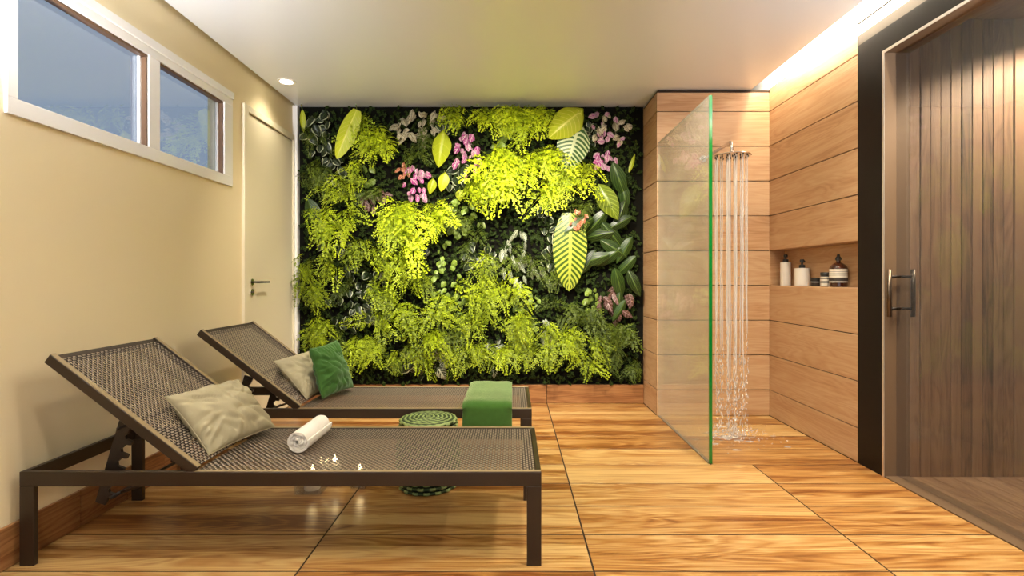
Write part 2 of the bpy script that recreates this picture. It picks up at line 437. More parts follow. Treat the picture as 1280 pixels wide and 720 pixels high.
# ---- ceiling and roof
ce = tag(box('ceiling', XL+0.026, 1.908, YF, YB, ZC, ZC+0.05, 'ceiling_paint'), 'flat white ceiling', kind='structure')
boxes('upstand', [(1.908-0.012, 1.908, YF, YB, ZC+0.05, 2.80)], 'ceiling_paint', ce)
tag(boxes('ceiling_slab', [(XL-0.15, 4.4, YF-0.1, YB+0.1, 2.80, 2.86)], 'ceiling_paint'), kind='structure')
# ---- left wall with the window opening
WY0, WY1, WZ0, WZ1 = 1.975, 3.52, 1.735, 2.33
tw = XL-0.15
wl = tag(boxes('wall_left', [
    (tw, XL, YF-0.1, WY0, -0.05, 2.80), (tw, XL, WY1, YB+0.1, -0.05, 2.80),
    (tw, XL, WY0, WY1, -0.05, WZ0), (tw, XL, WY0, WY1, WZ1, 2.80)], 'cream_paint'), 'cream painted wall with the high window', kind='structure')
# ---- back wall
wb = tag(box('wall_back', XL, XR+0.4, YB, YB+0.12, -0.05, 2.80, 'cream_paint'), 'back wall behind the living wall', kind='structure')
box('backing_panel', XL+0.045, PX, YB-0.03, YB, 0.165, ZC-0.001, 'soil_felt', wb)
tag(box('trim_1', XL, XL+0.043, YB-0.075, YB, 0.0, ZC-0.001, 'white_frame', bev=0.002), 'white vertical trim beside the living wall', kind='structure')
# ---- wall behind the camera, with an opening added for the fill light
wf = tag(boxes('wall_front', [(XL, -1.75, YF-0.12, YF, 0, 2.80), (1.75, XR+0.1, YF-0.12, YF, 0, 2.80),
                              (-1.75, 1.75, YF-0.12, YF, 2.48, 2.80), (-1.75, 1.75, YF-0.12, YF, 0.0, 0.2)], 'cream_paint'), kind='structure')
# ---- baseboards
bl = tag(box('baseboard_left', XL, XL+0.006, YF, 3.66, 0.0, 0.158, 'grout'), kind='structure')
y = 2.009-13*0.277
while y < 3.66:
    y0, y1 = max(y, YF), min(y+0.277, 3.665)
    if y1-y0 > 0.02: tile(bl, 'base_wood_y', XL, XL+0.014, y0, y1, 0.002, 0.16, shrink='y', g=0.002)
    y += 0.277
bb = tag(box('baseboard_back', XL+0.043, PX, YB-0.04, YB-0.03, 0.0, 0.158, 'grout'), kind='structure')
for x0, x1 in ((XL+0.043, -0.785), (-0.785, 0.304), (0.304, PX)):
    tile(bb, 'base_wood_x', x0, x1, YB-0.054, YB-0.034, 0.004, 0.163, shrink='x', g=0.002)

# ---- shower: tiled block at the back, tiled right wall with niche
zc = [0.0]+[0.206+TR*i for i in range(9)]+[2.575]
ws = tag(boxes('wall_shower_back', [(PX+0.012, XR, PY+0.012, YB, 0.0, ZC-0.005)], 'grout'), 'wood-look tiled shower wall', kind='structure')
for i in range(len(zc)-1):
    tile(ws, 'tile_wood_y', PX, PX+0.012, PY+0.0005, YB, zc[i], zc[i+1], shrink='z', g=0.0028)
    tile(ws, 'tile_wood_x', PX, XR, PY, PY+0.012, zc[i], zc[i+1], shrink='z', g=0.0028)
ND = 0.121                                # niche depth
NZ0, NZ1 = zc[4], zc[5]
wr = tag(boxes('wall_right', [(XR+0.012, XR+ND+0.06, YT, YB, 0.0, NZ0-0.012), (XR+0.012, XR+ND+0.06, YT, YB, NZ1+0.012, ZC),
                              (XR+ND+0.012, XR+ND+0.06, YT, YB, NZ0-0.012, NZ1+0.012)], 'grout'), 'wood-look tiled shower wall with niche', kind='structure')
for i in range(len(zc)-1):
    if i == 4: continue
    tile(wr, 'tile_wood_y', XR, XR+0.012, YT, PY, zc[i], zc[i+1] if i < 9 else ZC, shrink='z', g=0.0028)
tile(wr, 'tile_wood_y', XR+ND, XR+ND+0.012, YT, PY, NZ0, NZ1, shrink='', name='niche_back')
tile(wr, 'tile_wood_y', XR+0.012, XR+ND, YT, PY, NZ0-0.012, NZ0, shrink='', name='niche_shelf')
tile(wr, 'tile_wood_y', XR+0.012, XR+ND, YT, PY, NZ1, NZ1+0.012, shrink='', name='niche_top')
tile(wr, 'tile_wood_x', XR, XR+ND, PY-0.0005, PY+0.012, NZ0, NZ1, shrink='', name='niche_end')
tag(boxes('wall_right_upper', [(XR, XR+0.1, YF, YB, ZC+0.002, 2.80)], 'ceiling_paint'), 'plastered top of the wall in the light slot', kind='structure')

# ---- right wall toward the camera: black portal, strips above it, door
YD0 = 1.95                                # near end of the door opening
DZ = 2.334
wp = tag(boxes('wall_right_portal', [(XR, XR+0.137, YJ+0.014, YT-0.001, 0.0, 2.47), (XR, XR+0.137, YD0-0.014, YJ+0.014, DZ+0.014, 2.47),
                                     (XR, XR+0.137, YF, YD0-0.014, 0.0, 2.47)], 'black_gloss'), 'glossy black portal around the glass door', kind='structure')
tag(box('trim_2', XR+0.002, XR+0.137, YF, YT-0.001, 2.47, 2.53, 'brown_strip'), 'brown strip above the black portal', kind='structure')  # plain brown strip along the top of the portal
t3 = tag(box('trim_3', XR+0.002, XR+0.137, YF, YT-0.001, 2.53, ZC, 'ceiling_paint'), 'pale strip under the light slot', kind='structure')
box('shadow_joint', XR-0.0005, XR+0.01, YF, YT-0.001, ZC-0.004, ZC+0.004, 'black_gap', t3)
# door lining (jambs, head, threshold)
dt = tag(boxes('trim_4', [(XR-0.002, XR+0.137, YJ, YJ+0.0135, 0.0, DZ+0.0135), (XR-0.002, XR+0.137, YD0-0.0135, YD0, 0.0, DZ+0.0135),
                          (XR-0.002, XR+0.137, YD0, YJ, DZ, DZ+0.0135)], 'bronze'), 'bronze door lining', kind='structure')
boxes('edge_strip', [(XR-0.006, XR-0.002, YJ-0.001, YJ+0.0135, 0.0, DZ+0.0135), (XR-0.006, XR-0.002, YD0-0.0135, YD0+0.001, 0.0, DZ+0.0135),
                     (XR-0.006, XR-0.002, YD0+0.001, YJ-0.001, DZ-0.001, DZ+0.0135)], 'satin_metal', dt)
tag(boxes('trim_5', [(XR, XR+0.137, YD0, YJ, -0.006, 0.004)], 'bronze'), 'bronze door threshold', kind='structure')
# glass door
GX = 2.115
d2 = tag(empty('door_2', (GX, (YD0+YJ)/2, 0.008)), 'frameless glass door of the sauna', kind='structure')
hw = (YJ-YD0)/2-0.006
box('pane', -0.005, 0.005, -hw, hw, 0.004, DZ-0.02, 'door_glass', d2)
hy = 2.826-(YD0+YJ)/2
def pull(side, mat):
    xb = side*0.065
    z0, z1 = 0.884-0.008, 1.142-0.008
    o = tube('pull_handle', [(xb, hy, z0), (xb, hy, z1)], 0.0115, mat, d2, n=14)
    for z in (z0+0.045, z1-0.04):
        V, Fc = tube_data([(side*0.0055, hy, z), (side*0.056, hy, z)], 0.0075, 12)
        mesh_obj('standoff', V, Fc, 'handle_dark', o, smooth=True)
pull(-1, 'handle_bronze'); pull(1, 'handle_dark')
for z in (0.25, 2.05):                     # hinges at the far side
    box('hinge', -0.012, 0.012, -hw+0.0, -hw+0.05, z, z+0.09, 'dark_chrome', d2, bev=0.002)

# ---- sauna room behind the glass
SX1, SY0, SZ = 4.2, 0.6, 2.52
wsa = tag(boxes('wall_sauna_far', [(XR+0.137, SX1, YJ+0.02, YT-0.002, 0.0, 2.80)], 'grout'), 'sauna wall clad with dark vertical boards', kind='structure')
bw = 0.0575; x = XR+0.137; n = 0
rs = random.Random(4)
while x < 3.35:
    dpt = rs.choice((0.0, 0.0, 0.004, -0.003))
    box('board', x+0.0018, x+bw-0.0018, YJ-dpt, YJ+0.019, 0.0, SZ, 'sauna_wood_z', wsa, bev=0.002, local=True)
    x += bw
tag(box('wall_sauna_side', SX1, SX1+0.1, SY0-0.1, YT, 0.0, 2.80, 'sauna_wood_z'), kind='structure')
tag(box('wall_sauna_near', XR+0.137, SX1, SY0-0.1, SY0, 0.0, 2.80, 'sauna_wood_z'), kind='structure')
tag(box('ceiling_sauna', XR+0.137, SX1, SY0, YJ, SZ, SZ+0.05, 'sauna_wood_y'), kind='structure')
fs = tag(box('floor_sauna', XR+0.137, SX1, SY0-0.1, YT, -0.08, -0.006, 'grout'), kind='structure')
x = XR+0.139
while x < 3.4:
    box('plank', x+0.0015, min(x+0.11, SX1)-0.0015, SY0, YJ-0.005, -0.015, 0.003, 'sauna_wood_y', fs, bev=0.0015, local=True)
    x += 0.11

# ---- window in the left wall
wn = tag(empty('window_1', (XL, 2.746, 2.03)), 'white framed high window of two panes', kind='structure')
def wbox(name, x0, x1, y0, y1, z0, z1, mat, parent=None, bev=0.002):
    ob = box(name, x0-XL, x1-XL, y0-2.746, y1-2.746, z0-2.03, z1-2.03, mat, parent or wn, bev=bev)
    return ob
FZ0, FZ1, PZ0, PZ1 = 1.716, 2.352, 1.782, 2.262
fx0, fx1 = XL-0.04, XL+0.012
wbox('frame_bar', fx0, fx1, 1.955, 3.537, FZ0, PZ0, 'white_frame')
wbox('frame_bar', fx0, fx1, 1.955, 3.537, PZ1, PZ1+0.045, 'white_frame')
wbox('frame_bar', fx0, fx1+0.010, 1.955, 3.537, PZ1+0.045, FZ1, 'white_frame')
wbox('frame_bar', fx0, fx1, 1.955, 2.000, PZ0, PZ1, 'white_frame')
wbox('frame_bar', fx0, fx1, 3.435, 3.537, PZ0, PZ1, 'white_frame')
wbox('mullion', fx0, fx1, 2.722, 2.806, PZ0, PZ1, 'white_frame')
for a, b in ((2.000, 2.722), (2.806, 3.435)):
    p_ = wbox('pane', XL-0.040, XL-0.036, a-0.01, b+0.01, PZ0-0.01, PZ1+0.01, 'window_glass', bev=0)
    wbox('sash_bar', XL-0.034, fx1-0.008, a, b, PZ1-0.014, PZ1-0.0005, 'sash_bronze')
    wbox('sash_bar', XL-0.034, fx1-0.008, b-0.014, b-0.0005, PZ0, PZ1-0.0145, 'sash_bronze')
    wbox('sash_bar', XL-0.034, XL-0.024, a, b-0.0145, PZ0, PZ0+0.012, 'sash_bronze')
    wbox('sash_bar', XL-0.034, XL-0.024, a, a+0.012, PZ0+0.0125, PZ1-0.0145, 'sash_bronze')
    wbox('glazing_bead', XL-0.0355, XL-0.020, b-0.026, b-0.0145, PZ0+0.013, PZ1-0.0145, 'white_frame', bev=0.001)

# ---- painted door in the left wall
d1 = tag(empty('door_1', (XL, 4.13, 0)), 'cream painted door with casing', kind='structure')
def dbox(name, x0, x1, y0, y1, z0, z1, mat, bev=0.002, parent=None):
    return box(name, x0, x1, y0-4.13, y1-4.13, z0, z1, mat, parent or d1, bev=bev)
dbox('casing', 0.0, 0.022, 3.673, 3.735, 0, 2.335, 'door_paint')
dbox('casing', 0.0, 0.022, 4.50, 4.52, 0, 2.335, 'door_paint')
dbox('casing', 0.0, 0.022, 3.7355, 4.4995, 2.288, 2.335, 'door_paint')
dbox('leaf', 0.0, 0.010, 3.742, 4.493, 0.006, 2.280, 'door_paint')
dbox('rebate_shadow_gap', -0.001, 0.004, 3.7355, 4.4995, 0.003, 2.2875, 'sash_bronze', bev=0)
for z, lever in ((1.066, True), (0.992, False)):
    V, Fc = tube_data([(0.010, 3.787-4.13, z), (0.020, 3.787-4.13, z)], 0.025, 18)
    ro = mesh_obj('rosette', V, Fc, 'chrome', d1)
    if lever:
        tube('lever_handle', [(0.018, 3.787-4.13, z), (0.06, 3.787-4.13, z), (0.066, 3.80-4.13, z), (0.066, 3.95-4.13, z)], 0.008, 'dark_chrome', ro, n=10)
    else:
        tube('key_cylinder', [(0.018, 3.787-4.13, z), (0.028, 3.787-4.13, z)], 0.008, 'dark_chrome', ro, n=10)

# ---- cove led profile
led = tag(box('led_strip', 1.912, 1.926, YF+0.1, YB-0.5, 2.770, 2.785, 'led'), 'warm led strip hidden in the ceiling slot', 'light strip')

# ================================================================ ceiling lamps
def downlight(loc, label, power, tilt=(0, 0), cone=150, blend=1.0, soft=0.05, col=WARM):
    d = tag(empty('recessed_downlight', loc), label, 'ceiling lamp', 'recessed ceiling downlights')
    lathe('trim_ring', [(0.048, -0.002), (0.066, -0.004), (0.070, -0.0005), (0.070, 0.004), (0.048, 0.010)], 'white_frame', d, n=28)
    lathe('lens', [(0.047, -0.003), (0.047, 0.0005)], 'lamp_lens', d, n=24, smooth=False)
    l = bpy.data.lights.new('downlight_lamp', 'SPOT'); l.energy = power; l.color = col
    l.spot_size = math.radians(cone); l.spot_blend = blend; l.shadow_soft_size = soft
    o = bpy.data.objects.new('downlight_lamp', l); COL.objects.link(o); o.parent = d
    o.location = (0, 0, -0.03-soft*0.3); o.rotation_euler = (math.radians(tilt[0]), math.radians(tilt[1]), 0)
    return d
ZL = ZC-0.001
downlight((-1.727, 3.98, ZL), 'round recessed downlight in the ceiling corner above the painted door', 6, cone=130)
for (x, y, p, t, lab) in ((-0.95, 2.72, 75, 44, 'recessed downlight washing the door end of the living wall'),
                          (0.0, 2.72, 210, 46, 'recessed downlight washing the middle of the living wall'),
                          (0.85, 2.65, 55, 44, 'recessed downlight washing the shower end of the living wall')):
    downlight((x, y, ZL), lab, p, tilt=(t, 0), cone=95)
for (x, y, p, lab) in ((-0.6, 1.1, 30, 'recessed downlight over the window side of the room'),
                       (0.6, 1.6, 60, 'recessed downlight over the middle of the wooden floor'),
                       (1.45, 2.1, 75, 'recessed downlight in front of the glass sauna door')):
    downlight((x, y, ZL), lab, p, cone=150, soft=0.09)
def fill_uplight(x, y, z, sgn, label, power):  # unseen uplights added to brighten the ceiling
    t = tag(empty('added_uplight', (x, y, z)), label, 'fill lamp', 'added fill uplights')
    box('back_plate', 0 if sgn > 0 else -0.012, 0.012 if sgn > 0 else 0, -0.05, 0.05, -0.09, 0.09, 'white_frame', t, bev=0.002)
    c = lathe('shade', [(0.050, -0.08), (0.055, -0.078), (0.055, 0.08), (0.048, 0.08), (0.046, -0.06)], 'white_frame', t, n=24); c.location = (sgn*0.07, 0, 0)
    e = lathe('lens', [(0.044, 0.02), (0.044, 0.03)], 'lamp_lens', t, n=20, smooth=False); e.location = (sgn*0.07, 0, 0)
    l = bpy.data.lights.new('fill_uplight_lamp', 'SPOT'); l.energy = power; l.color = (0.95, 0.96, 1.0)
    l.spot_size = math.radians(150); l.spot_blend = 1.0; l.shadow_soft_size = 0.04
    o = bpy.data.objects.new('fill_uplight_lamp', l); COL.objects.link(o); o.parent = t
    o.location = (sgn*0.10, 0, 0.13); o.rotation_euler = (math.radians(180-32), math.radians(sgn*-22), 0)
fill_uplight(XL, 1.15, 1.75, 1, 'added unseen fill uplight on the window wall', 165)
fill_uplight(XR, 1.15, 1.75, -1, 'added unseen fill uplight on the black portal', 100)
sd = downlight((3.02, 2.42, SZ-0.001), 'recessed downlight in the sauna ceiling', 85, tilt=(8, 0), cone=138, blend=0.35, col=(1.0, 0.80, 0.55))

# ================================================================ sun loungers
def copy_tree(o, parent=None):
    c = o.copy(); COL.objects.link(c); c.parent = parent
    for ch in list(o.children): copy_tree(ch, c)
    return c
def weave(name, mat, parent, Lu, Lv, pitch=0.0115, wd=0.0072, amp=0.0012, seg=2, mirror=False):
    """open basket weave in the xy plane from (0,0) to (Lu,Lv): flat bands going over and under"""
    V = []; Fc = []; mi = []
    nu, nv = int(Lu/pitch), int(Lv/pitch)
    pu, pv = Lu/nu, Lv/nv
    def band(along_u, j, m):
        n = (nu if along_u else nv)*seg
        c = (j+0.5)*(pv if along_u else pu)
        st = (pu if along_u else pv)/seg
        b0 = len(V)
        for i in range(n+1):
            a = i*st
            z = amp*math.cos(math.pi*(i/seg-0.5)+math.pi*j)*(1 if along_u else -1)
            for s in (-wd/2, wd/2):
                V.append((a, c+s, z) if along_u else (c+s, a, z))
        for i in range(n):
            q = b0+2*i
            Fc.append((q, q+2, q+3, q+1) if along_u else (q, q+1, q+3, q+2)); mi.append(m)
    for j in range(nv): band(True, j, 0)
    for j in range(nu): band(False, j, 1)
    o = mesh_obj(name, V, Fc, mat, parent)
    o.data.polygons.foreach_set('material_index', mi)
    return o

LL, LW, LH = 1.983, 0.601, 0.358          # length, width, height
def make_lounger():
    t = empty('sun_lounger')
    hx, hy_ = LL/2, LW/2
    hg = -0.335                            # hinge of the backrest
    d, h = 0.020, 0.055                   # bar depth and height
    lw = 0.055
    for s in (-1, 1):
        y0, y1 = (-hy_, -hy_+d) if s < 0 else (hy_-d, hy_)
        box('side_rail', -hx, hx, y0, y1, LH-h, LH, 'frame_metal', t, bev=0.0015)
        for e in (-1, 1):
            x0, x1 = (-hx, -hx+lw) if e < 0 else (hx-lw, hx)
            box('leg', x0, x1, y0, y1, 0.0, LH-h-0.0002, 'frame_metal', t, bev=0.0015)
    for s in (-1, 1):                     # tan strips that paint the light on the rail tops
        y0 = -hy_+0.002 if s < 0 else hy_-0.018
        box('lit_top_strip', hg, hx-0.001, y0, y0+0.016, LH+0.0002, LH+0.0022, 'lit_top_tan', t)
    for e in (-1, 1):
        x0, x1 = (-hx, -hx+d) if e < 0 else (hx-d, hx)
        box('end_rail', x0, x1, -hy_+d+0.0002, hy_-d-0.0002, LH-h, LH, 'frame_metal', t, bev=0.0015)
    box('cross_rail', hg-0.02, hg+0.005, -hy_+d+0.0002, hy_-d-0.0002, LH-0.05, LH-0.022, 'frame_metal', t)
    se = weave('seat_sling', ('sling', 'sling_light'), t, hx-d-hg-0.002, LW-2*d-0.004)
    se.location = (hg, -hy_+d+0.002, LH-0.004)
    # backrest, built flat along -x from the hinge and then raised
    bl_ = 0.703; ang = math.atan2(0.785-0.355, 0.56)
    bk = empty('backrest', (hg, 0, LH-0.003), t); bk.rotation_euler = (0, ang, 0)
    for s in (-1, 1):
        y0, y1 = (-hy_+0.002, -hy_+0.026) if s < 0 else (hy_-0.026, hy_-0.002)
        box('back_rail', -bl_, 0.004, y0, y1, -0.012, 0.026, 'frame_metal', bk, bev=0.0015)
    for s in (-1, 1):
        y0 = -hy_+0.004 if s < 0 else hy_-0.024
        box('lit_top_strip', -bl_+0.001, 0.003, y0, y0+0.020, 0.0262, 0.0284, 'lit_top_tan', bk)  # light on the backrest rail tops, put into the colour
    box('back_rail', -bl_, -bl_+0.022, -hy_+0.0262, hy_-0.0262, -0.012, 0.018, 'frame_metal', bk, bev=0.0015)
    bs = weave('back_sling', ('sling', 'sling_light'), bk, bl_-0.026, LW-0.054)
    bs.location = (-bl_+0.0225, -hy_+0.027, 0.019)
    # notched support struts and their cross rods
    for s in (-1, 1):
        y = s*(hy_-0.075)
        top = Vector((hg-0.295, 0, LH+0.165)); bot = Vector((hg-0.395, 0, 0.205))
        ax = (bot-top).normalized(); nr = Vector((-ax.z, 0, ax.x))
        if nr.x < 0: nr = -nr
        Ls = (bot-top).length; prof = [(0, -0.036)]
        prof += [(Ls, -0.030), (Ls, 0.010)]
        a = Ls-0.03
        for q in range(5):                # hooked notches on the foot-side edge
            prof += [(a, 0.014), (a-0.004, 0.036), (a-0.020, 0.038), (a-0.022, 0.010), (a-0.034, 0.004), (a-0.044, 0.010)]
            a -= 0.055
        prof += [(0, 0.016)]
        V = []; n = len(prof)
        for yy in (y-0.006, y+0.006):
            for (a_, b_) in prof:
                p = top+ax*a_+nr*b_; V.append((p.x, yy, p.z))
        Fc = [tuple(range(n))[::-1], tuple(range(n, 2*n))]+[(i, (i+1) % n, n+(i+1) % n, n+i) for i in range(n)]
        mesh_obj('support_strut', V, Fc, 'strut_metal', t)
        tube('strut_rod', [(hg-0.10, y-s*0.014, LH-0.03), (hg-0.34, y-s*0.014, LH-0.115)], 0.0065, 'strut_metal', t)
    tube('pivot_rod', [(hg-0.305, -hy_+0.03, LH+0.155), (hg-0.305, hy_-0.03, LH+0.155)], 0.006, 'strut_metal', t)
    tube('stop_rod', [(hg-0.34, -hy_+0.04, LH-0.115), (hg-0.34, hy_-0.04, LH-0.115)], 0.0075, 'strut_metal', t)
    return t
LCX = -0.88
l1 = make_lounger(); l1.location = (LCX, 2.275, 0)
tag(l1, 'brown metal mesh sun lounger with one beige pillow and a white rolled towel', 'sun lounger', 'sun loungers')
l2 = copy_tree(l1); l2.location = (LCX, 3.232, 0)
tag(l2, 'brown metal mesh sun lounger carrying the green pillow and green folded towel', 'sun lounger', 'sun loungers')

# ================================================================ pillows
def pillow(name, A, B, C, D, thick, mat, seed, n=44):
    """A,B top corners, C,D bottom corners (A above D); soft cushion with drawn-in edges and creases"""
    A, B, C, D = map(Vector, (A, B, C, D))
    org = (A+B+C+D)/4
    nrm = (B-A).cross(D-A).normalized()
    V = []; Fc = []
    def pt(u, v, side):
        a, b = 2*u-1, 2*v-1
        # pull the middle of each edge inwards
        pinch = 0.055
        a2 = a*(1-pinch*(1-b*b)*abs(a)); b2 = b*(1-pinch*(1-a*a)*abs(b))
        uu, vv = (a2+1)/2, (b2+1)/2
        p = A.lerp(B, uu).lerp(D.lerp(C, uu), vv)
        prof = max(0.0, (1-a*a)*(1-b*b))**0.42
        th = thick*0.5*prof
        e = prof**0.5
        w = noise.noise(Vector((a*1.7+seed, b*1.7, side*3.1)))*0.014*e
        # creases radiating from the edges and corners
        ang_ = math.atan2(b, a)
        r = math.hypot(a, b)
        cr = noise.noise(Vector((math.cos(ang_)*5+seed*2, math.sin(ang_)*5, r*0.8)))
        cr = (1-abs(cr)*2.4)
        w -= max(0, cr)*0.105*thick*max(0.0, min(1.0, (r-0.30)*1.8))*e
        fold = 1-abs(noise.noise(Vector((a*0.9+b*1.3+seed, (a*1.2-b)*2.3, seed+side))))*3.0
        w -= max(0, fold)*0.085*thick*e
        return p+nrm*side*(th+w if th > 1e-6 else 0)
    for side in (1, -1):
        for i in range(n+1):
            for j in range(n+1):
                V.append(pt(i/n, j/n, side)-org)
    m = (n+1)*(n+1)
    for sd, off in ((1, 0), (-1, m)):
        for i in range(n):
            for j in range(n):
                q = (off+i*(n+1)+j, off+(i+1)*(n+1)+j, off+(i+1)*(n+1)+j+1, off+i*(n+1)+j+1)
                Fc.append(q if sd > 0 else q[::-1])
    me = bpy.data.meshes.new(name); me.from_pydata([tuple(v) for v in V], [], Fc)
    bm = bmesh.new(); bm.from_mesh(me)
    bmesh.ops.remove_doubles(bm, verts=bm.verts, dist=1e-5)
    bmesh.ops.recalc_face_normals(bm, faces=bm.faces)
    bm.to_mesh(me); bm.free()
    for p in me.polygons: p.use_smooth = True
    o = link(name, me, mat); o.location = org
    # stitched edge seam
    bd = []
    for i in range(n+1): bd.append(pt(i/n, 0, 0)-org)
    for j in range(1, n+1): bd.append(pt(1, j/n, 0)-org)
    for i in range(1, n+1): bd.append(pt(1-i/n, 1, 0)-org)
    for j in range(1, n): bd.append(pt(0, 1-j/n, 0)-org)
    bd.append(bd[0])
    Vt, Ft = tube_data(bd, 0.0022, 5, cap=False)
    mesh_obj('seam', Vt, Ft, mat, o, smooth=True)
    return o
tag(pillow('pillow', px(206, 496, 2.13), px(298, 474, 2.46), (-1.135, 2.49, 0.385), (-1.215, 2.085, 0.385), 0.18, 'beige_cloth', 3.3),
    'beige pillow alone beside the white rolled towel', 'pillow')
tag(pillow('pillow', px(342, 451, 3.09), px(386, 439, 3.33), (-1.19, 3.34, 0.385), (-1.205, 3.05, 0.385), 0.14, 'beige_cloth', 8.1),
    'beige pillow behind the green pillow', 'pillow')
tag(pillow('pillow', px(387, 436, 3.10), px(421, 425, 3.36), (-1.035, 3.40, 0.385), (-1.115, 3.055, 0.385), 0.14, 'green_cloth', 5.7),
    'emerald green pillow leaning on a beige pillow', 'pillow')

# ================================================================ rolled white towel
def towel_roll():
    a = Vector((-0.862, 2.17, LH)); b = Vector((-0.885+0.012, 2.42, LH))
    a = px(372, 566, 2.185); a.z = LH; b = px(402, 541, 2.46); b.z = LH
    ax = b-a; L = ax.length; ax.normalize()
    R, turns, th = 0.050, 3.2, 0.0110
    V = []; Fc = []
    n = 120; m = 14
    def rad(q): return 0.006+(R-0.006-th/2)*q
    sec = []
    for i in range(n+1):
        q = i/n; an = turns*2*math.pi*q-1.1
        r = rad(q)
        sec.append((r*math.cos(an), r*math.sin(an), math.cos(an), math.sin(an)))
    loop = [(x+cx*th*0.47, y+cy*th*0.47) for x, y, cx, cy in sec]+[(x-cx*th*0.47, y-cy*th*0.47) for x, y, cx, cy in reversed(sec)]
    N = len(loop)
    side = Vector((ax.y, -ax.x, 0)); up = Vector((0, 0, 1))
    base = a+up*(R*0.97)
    for j in range(m+1):
        t = j/m
        for k_, (x, y) in enumerate(loop):
            wob = 1+0.022*noise.noise(Vector((x*60, y*60, t*7)))
            yy = y*wob
            if yy < -R*0.93: yy = -R*0.93-(yy+R*0.93)*0.2   # flattened where it rests
            endw = 0.006*noise.noise(Vector((x*70, y*70, 2.0+j)))*(1 if j in (0, m) else 0)
            V.append(base+ax*(t*L+endw)+side*(x*wob)+up*yy)
    for j in range(m):
        for k_ in range(N):
            Fc.append((j*N+k_, j*N+(k_+1) % N, (j+1)*N+(k_+1) % N, (j+1)*N+k_))
    for j in (0, m):
        for k_ in range(n):
            q = (j*N+k_, j*N+k_+1, j*N+N-2-k_, j*N+N-1-k_)
            Fc.append(q if j else q[::-1])
    org = a.copy()
    o = mesh_obj('rolled_towel', [v-org for v in V], Fc, 'white_towel', smooth=True)
    sharp_edges(o.data, 0.9)
    o.location = org
    return o
tag(towel_roll(), 'white terry towel rolled up on the lounger mesh', 'towel')

# ================================================================ folded green towel over the second lounger
def green_towel():
    y0, y1 = 3.232-LW/2, 3.232+LW/2
    zt = LH+0.046
    # cross-section in (y,z), outer then inner, going from the far hem over the top and down the near side
    th = 0.034
    outer = [(y1-0.012, LH+0.004), (y1-0.008, LH+0.022), (y1-0.022, zt-0.004), (y1-0.05, zt)]
    for i in range(1, 9): outer.append((y1-0.05-(y1-0.05-(y0+0.01))*i/8, zt+0.002*math.sin(i*1.7)))
    for i in range(1, 6):
        q = i/5*math.pi/2
        outer.append((y0+0.010-0.042*math.sin(q), zt-0.042*(1-math.cos(q))))
    for i in range(1, 6): outer.append((y0-0.032+0.002*math.sin(i*2.1), zt-0.042-(zt-0.042-0.205)*i/5))
    inner = [(y0-0.0035, 0.205), (y0-0.0035, LH-0.01), (y0-0.0025, LH+0.0035), (y0+0.03, LH+0.004)]
    sec = outer+inner
    X0, X1, m = -0.277, 0.0, 16
    org = Vector(((X0+X1)/2, 3.232, LH))
    V = []; Fc = []; N = len(sec)
    for j in range(m+1):
        t = j/m; e = min(t, 1-t)*m
        sh = 0.010 if e < 0.5 else (0.003 if e < 1.5 else 0.0)
        xx = X0+(X1-X0)*t
        for k_, (y, z) in enumerate(sec):
            wv = 0.004*noise.noise(Vector((xx*14, y*9, z*12)))
            if k_ < len(outer):
                ny = -1 if z < zt-0.03 and y < y0+0.01 else 0
                y2 = y-(ny*-1)*(-sh+wv) if ny else y
                z2 = z-sh+wv if (not ny and k_ > 1) else z
                V.append(Vector((xx+0.003*noise.noise(Vector((y*11, z*13, j*0.1))), y2, z2))-org)
            else: V.append(Vector((xx, y, z))-org)
    for j in range(m):
        for k_ in range(N):
            Fc.append((j*N+k_, j*N+(k_+1) % N, (j+1)*N+(k_+1) % N, (j+1)*N+k_))
    Fc.append(tuple(range(N))[::-1]); Fc.append(tuple(range(m*N, m*N+N)))
    o = mesh_obj('folded_towel', V, Fc, 'green_towel')
    bm = bmesh.new(); bm.from_mesh(o.data); bmesh.ops.recalc_face_normals(bm, faces=bm.faces); bm.to_mesh(o.data); bm.free()
    for p in o.data.polygons: p.use_smooth = len(p.vertices) == 4
    sharp_edges(o.data, 0.9)
    o.location = org
    return o
tag(green_towel(), 'thick green folded towel draped across the lounger foot end', 'towel')

